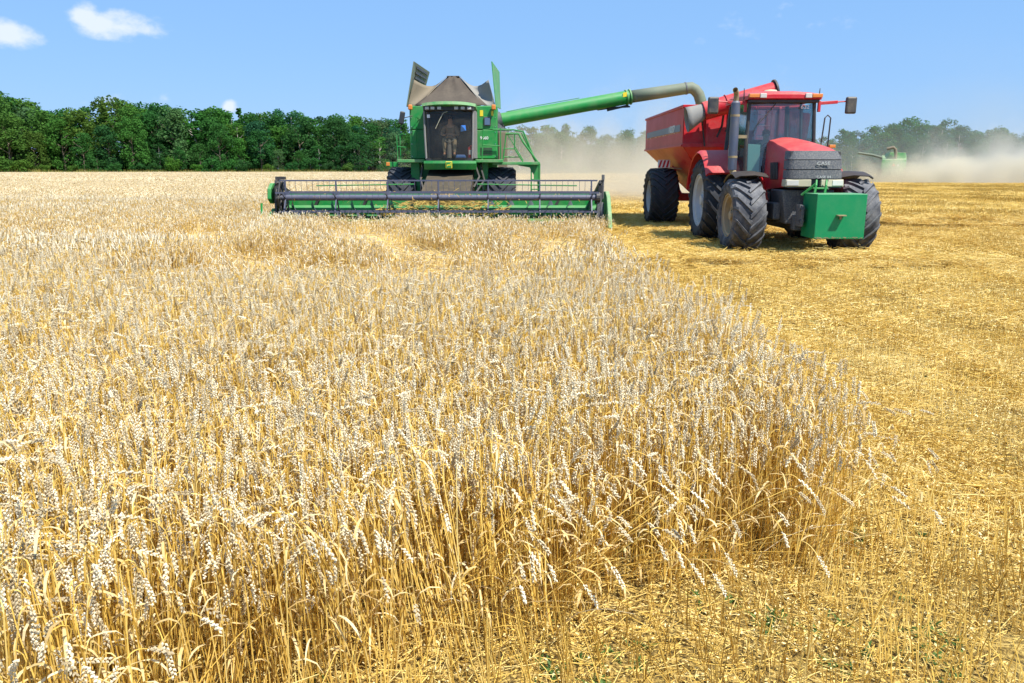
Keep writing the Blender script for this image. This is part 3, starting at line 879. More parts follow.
def crown_mesh(name, kind, seed):
    r_ = np.random.RandomState(seed); V = []; F = []; T = []
    lobes = []
    if kind == 'broad':      # unit height 1 (0..1), widest radius ~0.3
        for k in range(44):
            z = r_.uniform(.10, .96); rad = .27 * math.sqrt(max(.01, 1 - ((z - .42) / .56) ** 2)); a = r_.uniform(0, 2 * PI); q = rad * math.sqrt(r_.uniform(0.15, 1))
            lobes.append((q * math.cos(a), q * math.sin(a), z, r_.uniform(.07, .125)))
        nl, ls = 84, .0165
    elif kind == 'tall':
        for k in range(30):
            z = r_.uniform(.22, .96); rad = .17 * math.sqrt(max(.03, 1 - ((z - .6) / .5) ** 2)); a = r_.uniform(0, 2 * PI); q = rad * math.sqrt(r_.uniform(.1, 1))
            lobes.append((q * math.cos(a), q * math.sin(a), z, r_.uniform(.05, .09)))
        nl, ls = 74, .0155
    elif kind == 'spruce':
        for k in range(46):
            z = r_.uniform(.06, 1.0) ; rad = .17 * (1.02 - z); a = r_.uniform(0, 2 * PI); q = rad * r_.uniform(.3, 1)
            lobes.append((q * math.cos(a), q * math.sin(a), z - .02, .022 + .05 * (1 - z)))
        nl, ls = 34, .022
    else:                    # bush
        for k in range(20):
            z = r_.uniform(.1, .8); rad = .5 * math.sqrt(max(.05, 1 - z * z)); a = r_.uniform(0, 2 * PI); q = rad * math.sqrt(r_.uniform(0, 1))
            lobes.append((q * math.cos(a), q * math.sin(a), z, r_.uniform(.13, .22)))
        nl, ls = 90, .038
    for (x, y, z, r) in lobes:
        tone = r_.uniform(.3, .78)
        for k in range(nl):
            d = r_.normal(size=3); d /= np.linalg.norm(d)
            p = np.array((x, y, z)) + d * r * r_.uniform(.65, 1.12) * np.array((1, 1, .85))
            n = d + r_.normal(size=3) * .55; n /= np.linalg.norm(n)
            u = np.cross(n, (0.2, .1, 1)); u /= np.linalg.norm(u); w = np.cross(n, u); s = ls * r_.uniform(.6, 1.3)
            o = len(V); V += [tuple(p - u * s), tuple(p + w * s * .8), tuple(p + u * s), tuple(p - w * s * .8)]
            F.append((o, o + 1, o + 2, o + 3)); T.append(min(1, max(0, tone + r_.normal() * .12)))
    me = bpy.data.meshes.new(name); me.from_pydata(V, [], F); me.materials.append(M['leaf'])
    a = me.attributes.new('tint', 'FLOAT', 'FACE'); a.data.foreach_set('value', T)
    return me
def trunk_mesh(name, kind, seed, mat):
    r_ = random.Random(seed); mb = MB()
    top = .9 if kind != 'broad' else .72
    path = [(r_.uniform(-.01, .01) * (i > 0), r_.uniform(-.01, .01) * (i > 0), top * i / 5 - .01) for i in range(6)]
    mb.tube(path, [.017 * (1 - i / 6.5) for i in range(6)], 7)
    for k in range(9 if kind != 'bush' else 5):
        z = r_.uniform(.2, .75); a = r_.uniform(0, 2 * PI); l = .2 if kind == 'broad' else .11
        mb.tube([(0, 0, z), (l * .5 * math.cos(a), l * .5 * math.sin(a), z + l * .35), (l * math.cos(a), l * math.sin(a), z + l * .8)], [.007, .005, .002], 5)
    me = bpy.data.meshes.new(name); me.from_pydata(mb.v, [], mb.f); me.materials.append(M[mat])
    return me
CR = {k: [crown_mesh('crown', k, 100 * i + j) for j in range(n)] for i, (k, n) in enumerate((('broad', 6), ('tall', 4), ('spruce', 2), ('bush', 3)))}
TK = {k: trunk_mesh('trunk', k, 5 + i, 'bark_pale' if k == 'tall' else 'bark') for i, k in enumerate(CR)}
TONES = {  # base colours of whole crowns
    'dark green': (0.034, 0.112, 0.030), 'deep green': (0.042, 0.134, 0.030), 'fresh green': (0.062, 0.168, 0.030),
    'yellowish green': (0.075, 0.150, 0.030), 'grey green': (0.08, 0.15, 0.06), 'blue green': (0.032, 0.112, 0.050)}
rt = random.Random(21)
WORD = {'broad': 'broadleaf tree', 'tall': 'slender birch', 'spruce': 'pointed spruce', 'bush': 'bush'}
seen_labels = {}
tree_objs = []
def put_tree(x, y, h, kind, tone, row, wide=1.0):
    t = bpy.data.objects.new({'broad': 'broadleaf_tree', 'tall': 'birch_tree', 'spruce': 'spruce_tree', 'bush': 'bush'}[kind], None)
    COL.objects.link(t); t.location = (x, y, 0); t.rotation_euler = (0, 0, rt.uniform(0, 6.28))
    c = bpy.data.objects.new('crown', rt.choice(CR[kind])); k = bpy.data.objects.new('trunk', TK[kind])
    for o in (c, k): COL.objects.link(o); o.parent = t
    c.scale = (h * wide, h * wide, h); k.scale = (h, h, h)
    c.color = (*[v * rt.uniform(.88, 1.12) for v in TONES[tone]], 1)
    px = project(x, y, 1)[0] / 1024 * 100
    t['category'] = 'bush' if kind == 'bush' else 'tree'
    size = ('tall ' if h > 21 else 'low ' if h < 14 else '') if kind != 'bush' else ''
    t['_p'] = px; t['_d'] = f"{size}{tone} {WORD[kind]}"; t['_r'] = row
    tree_objs.append(t)
def wood_h(px):
    """top of the wood as the photo shows it, py at px"""
    P = [(-60, 93), (5, 91), (20, 101), (60, 110), (130, 104), (190, 110), (240, 113), (300, 114), (345, 117), (400, 121), (470, 124), (540, 127), (600, 129), (650, 127), (740, 131), (820, 132), (850, 129), (880, 122), (940, 123), (985, 127), (1024, 129), (1100, 130)]
    for (a, b), (c, d) in zip(P, P[1:]):
        if px <= c: return b + (d - b) * (px - a) / (c - a)
    return 128
n_tr = 0
for row in range(4):
    x = -175.0 + rt.uniform(0, 4)
    while x < 232:
        y = FAR_WOOD(x) + [0, 8, 16, 26][row] + rt.uniform(-2, 2)
        p = project(x, y, 0)
        if p and -40 < p[0] < 1064:
            # the hidden reach behind the two machines needs fewer
            top = wood_h(p[0]) + rt.gauss(0, 2.6) + [16, 9, 3.5, 2.5][row] + (3 if x > 20 else 0)
            h = CAM_H + (168.5 - top) * (y * .9756) / FPX * 1.025
            q = rt.random()
            left = x < -5
            kind = 'broad' if q < (.84 if row < 2 else .68) else 'tall' if q < .97 else 'spruce'
            tone = rt.choice(['dark green', 'deep green', 'deep green', 'fresh green', 'fresh green', 'blue green', 'yellowish green' if rt.random() < .6 else 'grey green', 'dark green'])
            if row == 0 and rt.random() < .5: h *= rt.uniform(.5, .8)
            if x > 20: tone = rt.choice(['dark green', 'blue green', 'blue green', 'deep green'])  # right end of the wood: haze put into darker, bluer crown colours
            put_tree(x, y, max(6, h), kind, tone, row, rt.uniform(.92, 1.25) if kind == 'broad' else rt.uniform(1.1, 1.5)); n_tr += 1
        x += (rt.uniform(4.7, 6.4) if x < -5 else rt.uniform(6.0, 8.0)) * (1.0 if row != 3 else 1.05)
x = -170
while x < 225:
    y = FAR_WOOD(x) - 3.5 + rt.uniform(-1.2, 1.0); p = project(x, y, 0)
    if -20 < p[0] < 1044:
        put_tree(x, y, rt.uniform(3.0, 6.0), 'bush', rt.choice(['deep green', 'fresh green', 'yellowish green', 'dark green']), -1, rt.uniform(.9, 1.2))
    x += rt.uniform(3.6, 6.5) if x < -20 else rt.uniform(5.5, 8)
x = -172
while x < 235:
    y = FAR_WOOD(x) + 20 + rt.uniform(-1.5, 1.5); p = project(x, y, 0)
    if -20 < p[0] < 1044:
        put_tree(x, y, rt.uniform(5.5, 8.0), 'bush', rt.choice(['deep green', 'dark green']), 4, rt.uniform(.9, 1.2))
    x += rt.uniform(5, 6.5)
tree_objs.sort(key=lambda t: t['_p'])
rowname = {-1: 'at the foot of the wood', 0: 'in the wood front row', 1: 'in the wood second row', 2: 'in the wood third row', 3: 'in the wood rear row', 4: 'deep inside the wood'}
def place(p):
    for a, b, s in ((-9, 0.5, 'cut by the left frame edge'), (40.6, 49, 'behind the green harvester'), (63, 76.5, 'behind the red cart'), (76.5, 82, 'behind the tractor'), (99.5, 120, 'cut by the right frame edge')):
        if a <= p < b: return s
    return None
by = {}
for t in tree_objs:
    p = t['_p']; d = t['_d']; r = t['_r']
    lab = f"{d} {rowname[r]}, {max(0, min(100, round(p)))} percent across"
    by.setdefault(lab, []).append(t)
    t['label'] = lab
    t['group'] = 'bushes at the foot of the wood' if t['category'] == 'bush' else 'trees of the wood behind the field'
for lab, ts_ in by.items():
    if len(ts_) > 1:
        for i, t in enumerate(sorted(ts_, key=lambda o: o['_p'])):
            t['label'] = lab + ', ' + ('left' if i == 0 else 'right' if i == len(ts_) - 1 else 'middle')
for t in tree_objs:
    for k in ('_p', '_d', '_r'): del t[k]
print('trees', n_tr, len(tree_objs))
# rank grass verge between crop and wood
tv = TB(); 
def verge(i):
    for k in range(150):
        p = Vector((U(-3, 3), U(-1, 1), 0)); l = U(.3, .9)
        tv.stick([p, p + Vector((U(-.15, .15), U(-.1, .1), l))], .035, 0, U(.3, 1), 3, .01)
for i in range(3): verge(i); tv.cur += 1
M['verge'] = straw_mat('verge_grass', (0.16, 0.20, 0.03), (0.36, 0.34, 0.07), (0.55, 0.46, 0.16), 0.2)
vp = []
x = -165
while x < 225:
    for dy in (-6, -4.6): vp.append((x, FAR_WOOD(x) + dy, 0, rnd.randint(0, 2), 0, 0, 0.2, 1, 1, U(1.3, 2.0)))
    x += 4.5
scatter('verge_grass', tv, ['verge'], vp, label='rank yellow green grass along the foot of the wood')
# dark leaf litter floor under the trees
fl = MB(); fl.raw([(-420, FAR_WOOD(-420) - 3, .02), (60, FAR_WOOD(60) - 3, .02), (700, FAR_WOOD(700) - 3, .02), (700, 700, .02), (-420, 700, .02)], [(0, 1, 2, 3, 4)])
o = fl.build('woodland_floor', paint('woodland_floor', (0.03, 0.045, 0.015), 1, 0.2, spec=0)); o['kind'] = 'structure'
# ------------------------------------------------------------------ wheels
def tyre_mb(Rr, W, lugs=21, lug_h=0.05, dirn=1, rim=0.62):
    """ag tyre, axle along x at origin, lugs as chevrons; rolling face towards -y"""
    mb = MB(); hw = W / 2; rr = Rr - lug_h
    prof = [(-hw * .80, Rr * rim), (-hw * .93, Rr * (rim + .04)), (-hw * 1.0, Rr * (rim + .14)), (-hw * .985, rr * .90), (-hw * .90, rr * .965), (-hw * .6, rr * .992), (0, rr),
            (hw * .6, rr * .992), (hw * .90, rr * .965), (hw * .985, rr * .90), (hw * 1.0, Rr * (rim + .14)), (hw * .93, Rr * (rim + .04)), (hw * .80, Rr * rim)]
    mb.lathe(prof, (0, 0, 0), 'x', 56)
    pitch = 2 * PI / lugs
    for k in range(lugs):
        for s in (-1, 1):
            a0 = k * pitch + (pitch / 2 if s > 0 else 0)
            rings = []
            for t in np.linspace(0, 1.18, 8):
                tt = min(t, 1.0)
                x = s * (-0.03 * W + tt * hw * 1.03)
                a = a0 + 0.40 * tt ** 1.15 * (0.9 / max(.75, Rr)) * (W / .65)
                top = Rr - 0.02 * Rr * tt * tt; bot = rr * .955
                if t > 1.0: top = rr * .93; bot = rr * .84; x = s * hw * 1.035
                elif t > .85: top = Rr * .975
                hwid = 0.031 + 0.012 * (1 - tt) + .006
                da = hwid / Rr
                def P(r_, aa): return (x, -r_ * math.cos(aa) * dirn, r_ * math.sin(aa))
                rings.append([P(bot, a - da * 1.35), P(top, a - da * .8), P(top, a + da * .8), P(bot, a + da * 1.35)])
            mb.sweep(rings)
    return mb
def rim_mb(Rr, W, side, rim=0.62, dish=0.3):
    mb = MB(); hw = W / 2; r = Rr * rim; s = side
    prof = [(s * hw * .86, r * 1.03), (s * hw * .88, r * .98), (s * hw * .78, r * .95), (s * hw * .74, r * .86), (s * hw * (.74 - dish), r * .80), (s * hw * (.70 - dish), r * .42), (s * hw * (.82 - dish), r * .36), (s * hw * (.84 - dish), r * .22), (s * hw * (1.02 - dish), r * .20), (s * hw * (1.04 - dish), 0.001)]
    mb.lathe(prof, (0, 0, 0), 'x', 40)
    prof2 = [(-s * hw * .86, r * 1.03), (-s * hw * .84, r * .96), (s * hw * .2, r * .90), (s * hw * .1, .001)]
    mb.lathe(prof2, (0, 0, 0), 'x', 40)
    for k in range(10):
        a = 2 * PI * k / 10; q = r * .30
        mb.lathe([(s * hw * (.80 - dish), .018), (s * hw * (.90 - dish), .018), (s * hw * (.90 - dish), .001)], (0, q * math.cos(a), q * math.sin(a)), 'x', 6)
    return mb
_cache = {}
def wheel(parent, loc, Rr, W, side, mats=('tyre', 'rim_steel'), lugs=21, name='wheel', yaw=0.0, spin=0.0, rim=.62, lug_h=.05, dish=.3):
    e = part_empty(name, parent, loc); e.rotation_euler = (0, 0, yaw)
    t = tyre_mb(Rr, W, lugs, lug_h, 1, rim).build('tyre', mats[0], e, smooth=28)
    r = rim_mb(Rr, W, side, rim, dish).build('rim', mats[1], e, smooth=35)
    t.rotation_euler = (spin, 0, 0); r.rotation_euler = (spin * 1.7, 0, 0)
    return e

# ------------------------------------------------------------------ people at the wheel
def person(label, loc, rotz, seat_z, shirt, trousers, scale=1.0, hat=None, yaw_head=0.0, hands_z=.42, hands_y=-.42, group=None):
    """seated figure facing -y; origin under the seat point"""
    P = {}
    def V(n, x, y, z, r, par): P[n] = (Vector((x, y, z)), r, par)
    V('pelvis', 0, 0, .08, .125, None)
    V('belly', 0, .01, .24, .125, 'pelvis'); V('chest', 0, .0, .42, .145, 'belly'); V('collar', 0, 0, .54, .085, 'chest'); V('neck', 0, -.015, .61, .052, 'collar'); V('skull', 0, -.035, .68, .07, 'neck'); V('crownp', 0, -.04, .78, .085, 'skull'); V('nose', 0, -.135, .725, .012, 'skull')
    for s, n in ((-1, 'l'), (1, 'r')):
        V('sh' + n, s * .17, .01, .50, .06, 'collar'); V('el' + n, s * .27, -.12, .29, .042, 'sh' + n); V('wr' + n, s * .16, hands_y + .07, hands_z - .02, .028, 'el' + n); V('pa' + n, s * .135, hands_y, hands_z, .033, 'wr' + n)
        for q in range(4):
            V(f'f{q}' + n, s * (.135 + (q - 1.5) * .019), hands_y - .055 - .006 * (1.5 - abs(q - 1.5)), hands_z + .012, .009, 'pa' + n); V(f'g{q}' + n, s * (.132 + (q - 1.5) * .018), hands_y - .07, hands_z - .028, .008, f'f{q}' + n)
        V('th' + n, s * .095, hands_y - .01, hands_z + .028, .010, 'pa' + n); V('ti' + n, s * .085, hands_y - .045, hands_z + .03, .009, 'th' + n)
        V('hip' + n, s * .095, -.02, .07, .10, 'pelvis'); V('kn' + n, s * .16, -.42, .12, .066, 'hip' + n); V('an' + n, s * .15, -.50, -.30, .040, 'kn' + n); V('to' + n, s * .16, -.64, -.36, .034, 'an' + n)
    def skin_obj(names, name, mat, parent, grow=1.0, add=0.0):
        ids = {n: i for i, n in enumerate(names)}
        me = bpy.data.meshes.new(name)
        me.from_pydata([P[n][0] for n in names], [(ids[n], ids[P[n][2]]) for n in names if P[n][2] in ids], [])
        o = bpy.data.objects.new(name, me); COL.objects.link(o); o.parent = parent
        bm = bmesh.new(); bm.from_mesh(me); lay = bm.verts.layers.skin.verify(); bm.verts.ensure_lookup_table()
        for n, i in ids.items():
            r = P[n][1] * grow + add; bm.verts[i][lay].radius = (r, r)
            bm.verts[i][lay].use_root = (i == 0)
        bm.to_mesh(me); bm.free(); me.materials.append(M[mat])
        md = o.modifiers.new('skin', 'SKIN'); md.use_smooth_shade = True
        sb = o.modifiers.new('smooth', 'SUBSURF'); sb.levels = 1; sb.render_levels = 2
        return o
    allv = list(P)
    body = skin_obj(allv, 'person', 'skin', None)
    body.location = loc; body.rotation_euler = (0, 0, rotz); body.scale = (scale,) * 3
    body['label'] = label; body['category'] = 'person'
    if group: body['group'] = group
    skin_obj(['belly', 'chest', 'collar', 'shl', 'ell', 'shr', 'elr'], 'shirt', shirt, body, 1.0, .016)
    skin_obj(['pelvis', 'belly', 'hipl', 'knl', 'anl', 'hipr', 'knr', 'anr'], 'trousers', trousers, body, 1.0, .013)
    for s in (-1, 1):
        m = MB(); m.box((s * .16, -.60, -.375), (.095, .27, .085), (0, 0, s * .05)); m.build('shoe', 'black', body, bevel=.03)
    h = MB(); h.ball((0, -.018, .795), (.090, .105, .075), 16); h.ball((0, .03, .745), (.085, .07, .07), 14)
    h.build('hair', 'hair', body, smooth=60)
    fm = MB()
    for s in (-1, 1):
        fm.ball((s * .032, -.112, .755), (.012, .007, .008), 8)
        fm.ball((s * .086, -.03, .735), (.014, .02, .032), 8)
    fm.ball((0, -.112, .690), (.024, .008, .007), 8)
    fm.build('face_features', 'hair', body, smooth=60)
    return body

# ------------------------------------------------------------------ THE TRACTOR (faces -y)
TX, TY = 6.12, 19.5
trac = thing('tractor', 'red tractor facing the camera, green weight box on its nose, beside the grain cart', 'tractor', (TX, TY, 0), R(-0.5))
for s in (-1, 1):
    wheel(trac, (s * 1.20, .05, .99), 1.0, .74, s, ('tyre', 'rim_steel'), 21, spin=.1 + s * .05)
    wheel(trac, (s * 1.17 - .01, -2.57, .77), .775, .68, s, ('tyre_dusty', 'rim_rust' if s < 0 else 'rim_steel'), 17, spin=.2 * s, yaw=R(1.0), rim=.58)
# chassis
c = MB(); c.bx(-.30, .30, -2.9, .4, .62, 1.05); c.bx(-.22, .22, -3.0, .3, .48, .7)
c.bx(-1.0, 1.0, -.08, .18, .82, 1.12); c.lathe([(-1.0, .16), (-.3, .22), (.3, .22), (1.0, .16)], (0, .05, .97), 'x', 16)
c.bx(-.95, .95, -2.62, -2.44, .66, .84); c.lathe([(-.95, .14), (-.7, .14), (-.7, .09), (.7, .09), (.7, .14), (.95, .14)], (0, -2.53, .77), 'x', 14)
c.bx(-.42, .42, -2.0, -.7, .75, 1.25)
c.build('chassis', 'black', trac, bevel=.02)
ft = MB(); ft.bx(-.98, -.42, -1.75, -.75, .55, 1.15); ft.bx(.42, .98, -1.75, -.75, .55, 1.15)
ft.build('fuel_tank', 'black', trac, bevel=.06)
# the lower nose under the lamps
nb = MB(); nb.hexa([(-.42, -3.15, .62), (.42, -3.15, .62), (.45, -2.4, .62), (-.45, -2.4, .62), (-.54, -3.18, 1.32), (.54, -3.18, 1.32), (.54, -2.4, 1.32), (-.54, -2.4, 1.32)])
nb.bx(-.62, -.46, -2.95, -2.3, .7, 1.05); nb.bx(.46, .62, -2.95, -2.3, .7, 1.05)
nb.bx(-.30, .30, -3.32, -3.1, .5, .82)
nb.build('front_frame', 'plastic', trac, bevel=.03)
# hood: lofted sections from nose to windscreen
def hood_ring(y, w, ztop, zsh, zbot, crown):
    pts = [(-w * 1.03, zbot), (-w * 1.0, (zbot + zsh) / 2), (-w * .97, zsh), (-w * .86, zsh + (ztop - zsh) * .55), (-w * .6, ztop - crown * .45), (-w * .25, ztop - crown * .06), (0, ztop),
           (w * .25, ztop - crown * .06), (w * .6, ztop - crown * .45), (w * .86, zsh + (ztop - zsh) * .55), (w * .97, zsh), (w, (zbot + zsh) / 2), (w, zbot)]
    return [(x + .08, y, z + .05) for x, z in pts]
hd = MB()
secs = [(-3.22, .53, 2.05, 1.93, 1.34, .05), (-3.12, .555, 2.10, 1.95, 1.33, .07), (-2.7, .55, 2.20, 2.03, 1.30, .09), (-2.2, .53, 2.28, 2.10, 1.27, .10), (-1.7, .47, 2.35, 2.20, 1.24, .09), (-1.28, .43, 2.39, 2.24, 1.22, .09)]
hd.sweep([hood_ring(*q) for q in secs]); hood = hd.build('hood', 'red', trac, smooth=35)
lv = MB()
for s in (-1, 1):
    for k in range(5):
        lv.box((.07 + s * .555, -2.60 + k * .10, 1.70), (.03, .05, .36), (R(-12), 0, 0))
lv.build('vent', 'black', hood, bevel=.004)
# dusty grille, three bands with seams, lettering
gr = MB()
def grille_band(z0, z1, y0, y1, w0, w1):
    n = 10; ring = []
    for z, yy, w in ((z0, y0, w0), (z1, y1, w1)):
        ring.append([(-w, yy + .34, z)] + [(w * math.sin(a), yy + .16 - .16 * math.cos(a) ** .6, z) for a in np.linspace(-PI / 2 * .98, PI / 2 * .98, n)] + [(w, yy + .34, z)])
    gr.sweep(ring)
grille_band(1.485, 1.655, -3.42, -3.41, .565, .56)
grille_band(1.672, 1.850, -3.408, -3.385, .557, .55)
grille_band(1.865, 2.035, -3.383, -3.33, .548, .52)
grl = gr.build('grille', 'plastic', trac, smooth=40); grl.location = (.05, 0, .065)
bk = MB(); bk.hexa([(-.545, -3.36, 1.30), (.545, -3.36, 1.30), (.545, -3.1, 1.30), (-.545, -3.1, 1.30), (-.50, -3.28, 2.02), (.50, -3.28, 2.02), (.50, -3.05, 2.02), (-.50, -3.05, 2.02)])
bk.build('grille_backing', 'black', grl)
lettering('lettering', 'CASE', .088, 'badge_white', grl, (.12, -3.425, 1.785), (PI / 2 + .05, 0, 0), .004, 1.3)
lettering('lettering', 'CASE IH', .068, 'badge_white', grl, (.14, -3.438, 1.515), (PI / 2, 0, 0), .004, 1.2)
for s in (-1, 1):
    hl = MB(); hl.hexa([(s * .10, -3.45, 1.325), (s * .59, -3.36, 1.325), (s * .59, -3.1, 1.325), (s * .10, -3.1, 1.325), (s * .10, -3.44, 1.468), (s * .585, -3.35, 1.468), (s * .585, -3.1, 1.468), (s * .10, -3.1, 1.468)])
    h = hl.build('headlight', 'offwhite', trac, bevel=.012); h.location = (.05, 0, .065)
    l = MB(); l.hexa([(s * .34, -3.414, 1.345), (s * .57, -3.372, 1.345), (s * .57, -3.3, 1.345), (s * .34, -3.3, 1.345), (s * .34, -3.408, 1.452), (s * .57, -3.366, 1.452), (s * .57, -3.3, 1.452), (s * .34, -3.3, 1.452)])
    l.build('lens', 'lens', h, bevel=.006)
# weight box and its coupling
bxm = MB(); bxm.bx(-.17, .80, -4.15, -3.40, .40, 1.27); 
wb = bxm.build('front_weight', 'green_box', trac, bevel=.012)
ch_ = MB()
for k in range(46):
    x = rnd.uniform(-.15, .78); z = .412 + abs(rnd.gauss(0, .012)); r_ = rnd.uniform(.004, .018)
    ch_.prism([(x - r_ * 1.6, z), (x - r_ * .3, z + r_ * .6), (x + r_ * 1.2, z + r_ * .4), (x + r_ * 1.7, z - .001), (x, z - r_ * .3)], 'y', -4.1525, -4.1505)
ch_.build('worn_edge', 'tan_metal', wb)
hn = MB(); hn.box((.30, -4.21, .86), (.16, .13, .018)); hn.box((.30, -4.16, .82), (.03, .06, .08)); hn.build('handle', 'tan_metal', wb)
af = MB()
for x in (-.03, .17):
    af.tube([(x - .02, -3.62, 1.20), (x + .03, -3.58, 1.42), (x + .06, -3.50, 1.52)], .022, 6); af.tube([(x + .06, -3.5, 1.52), (x + .08, -3.42, 1.22)], .022, 6)
af.tube([(-.05, -3.58, 1.36), (.24, -3.58, 1.36)], .018, 6); af.tube([(-.22, -3.42, 1.22), (.02, -3.55, 1.46)], .028, 6)
af.build('coupling_bracket', 'green', wb)
ln = MB()
for z in (.95, .72): ln.lathe([(-.31, .035), (-.22, .035)], (0, -3.66, z), 'x', 10)
ln.box((-.27, -3.55, .82), (.05, .35, .42)); ln.box((-.29, -3.62, .98), (.06, .08, .12))
ln.build('linkage', 'plastic', wb, bevel=.008)
# cab
cab = part_empty('cab', trac, (-.02, 0, .075)); cab.scale = (.98, 1, .95)
fl_ = MB(); fl_.bx(-.80, .80, -1.15, .62, 1.30, 1.50); fl_.bx(-.78, .78, .45, .60, 1.5, 2.1); fl_.bx(-.78, -.58, -1.1, -.85, 1.2, 1.66); fl_.bx(.58, .78, -1.1, -.85, 1.2, 1.66)
fl_.build('cab_floor', 'black', cab, bevel=.02)
pi = MB()
for s in (-1, 1):
    pi.tube([(s * .76, -1.20, 1.50), (s * .79, -1.22, 2.2), (s * .74, -1.16, 3.34)], .042, 8)
    pi.tube([(s * .80, -.35, 1.50), (s * .80, -.30, 2.3), (s * .76, -.25, 3.34)], .035, 8)
    pi.tube([(s * .78, .58, 1.95), (s * .76, .60, 2.3), (s * .70, .55, 3.34)], .055, 8)
    pi.tube([(s * .76, -1.20, 1.52), (s * .80, -.35, 1.50)], .04, 6)
pi.tube([(-.74, -1.17, 3.33), (.74, -1.17, 3.33)], .045, 8); pi.tube([(-.76, -1.2, 1.52), (.76, -1.2, 1.52)], .04, 8)
pi.build('pillar', 'black', cab, smooth=40)
gl = MB()
n = 9; ringA = [(x, -1.22 - .12 * (1 - (x / .76) ** 2), 1.56) for x in np.linspace(-.75, .75, n)]; ringB = [(x * .985, -1.20 - .12 * (1 - (x / .76) ** 2), 2.4) for x in np.linspace(-.77, .77, n)]; ringC = [(x, -1.16 - .08 * (1 - (x / .72) ** 2), 3.30) for x in np.linspace(-.72, .72, n)]
gl.sweep([ringA, ringB, ringC], cap=False, closed=False)
gl.build('windscreen', 'glass', cab, smooth=60)
for s in (-1, 1):
    g2 = MB(); g2.plate([(s * .80, -1.15, 1.56), (s * .82, -.38, 1.56), (s * .78, -.30, 3.28), (s * .75, -1.12, 3.28)], .008); g2.build('door_window', 'glass', cab)
    g3 = MB(); g3.plate([(s * .81, -.30, 1.9), (s * .78, .52, 2.1), (s * .72, .52, 3.28), (s * .77, -.22, 3.28)], .008); g3.build('side_window', 'glass', cab)
g4 = MB(); g4.plate([(-.72, .60, 2.1), (.72, .60, 2.1), (.66, .57, 3.28), (-.66, .57, 3.28)], .008); g4.build('rear_window', 'glass', cab)
rf = MB()
def rring(y, w, z0, z1): return [(-w, y, z0), (-w * 1.0, y, z0 + (z1 - z0) * .5), (-w * .88, y, z1 - .02), (-w * .4, y, z1 + .015), (w * .4, y, z1 + .015), (w * .88, y, z1 - .02), (w, y, z0 + (z1 - z0) * .5), (w, y, z0)]
rf.sweep([rring(-1.40, .78, 3.37, 3.44), rring(-1.34, .84, 3.35, 3.50), rring(-.9, .88, 3.34, 3.56), (rring(.2, .88, 3.34, 3.58)), rring(.75, .80, 3.36, 3.50)])
roof = rf.build('roof', 'red', cab, smooth=35)
un = MB(); un.bx(-.80, .80, -1.33, -1.0, 3.28, 3.345); un.build('roof_visor', 'black', roof, bevel=.01)
for s in (-1, 1):
    a = MB(); a.bx(s * .60, s * .83, -1.425, -1.30, 3.385, 3.47); a.build('indicator', 'amber', roof, bevel=.01)
    a = MB(); a.bx(s * .44, s * .585, -1.43, -1.30, 3.375, 3.48); a.build('work_light', 'lens', roof, bevel=.01)
gp_ = MB(); gp_.lathe([(3.58, .16), (3.63, .17), (3.67, .13), (3.69, .001)], (.02, -.2, 0), 'z', 20); gp_.build('satnav_dome', 'offwhite', roof, smooth=40)
for s in (-1, 1):
    an = MB(); an.tube([(s * .86, -1.1, 3.36), (s * .87, -1.1, 3.62)], [.018, .008], 6); an.build('antenna', 'black', roof)
wp = MB(); wp.tube([(-.18, -1.285, 3.26), (-.42, -1.30, 2.95), (-.60, -1.29, 2.74)], .011, 5); wp.tube([(-.50, -1.305, 2.94), (-.66, -1.29, 2.62)], .009, 5); wp.build('wiper', 'black', cab)
lettering('lettering', '632', .12, 'white', cab, (.50, -1.262, 3.18), (PI / 2, 0, R(8)), .003, 1.15)
# cab inside: seat, wheel, console, pale cloth in the lower corner
st = MB(); st.bx(-.26, .26, -.35, .20, 1.72, 1.86); st.box((0, .24, 2.15), (.50, .12, .68), (R(-8), 0, 0)); st.bx(-.2, .2, -.25, .15, 1.5, 1.72); st.build('driver_seat', 'seat', cab, bevel=.04)
sw = MB(); ring = [(.20 * math.cos(a), -.62 + .20 * math.sin(a) * .75, 2.28 + .20 * math.sin(a) * .55) for a in np.linspace(0, 2 * PI, 25)]
sw.tube(ring, .014, 6, cap=False); sw.tube([(0, -.62, 2.28), (0, -.85, 1.9), (0, -.9, 1.5)], [.03, .05, .07], 8); sw.tube([(-.19, -.62, 2.28), (.19, -.62, 2.28)], .012, 5); sw.build('steering_wheel', 'black', cab)
cs = MB(); cs.bx(.34, .62, -.5, .3, 1.5, 2.15); cs.bx(.42, .66, -.62, -.56, 2.2, 2.4); cs.build('console', 'black', cab, bevel=.03)
cl = MB(); cl.plate([(-.70, -1.17, 1.62), (-.44, -1.20, 1.60), (-.44, -1.19, 2.32), (-.72, -1.16, 2.34)], .02); cl.build('sun_cloth', 'cloth_light', cab, bevel=.004)
person('tractor driver in an olive shirt seated behind the red tractor windscreen', (TX, TY - .05, 1.82), R(-.5), 1.86, 'shirt_olive', 'trousers_dark', .98, hands_z=.44, hands_y=-.46, group='drivers in their cabs')
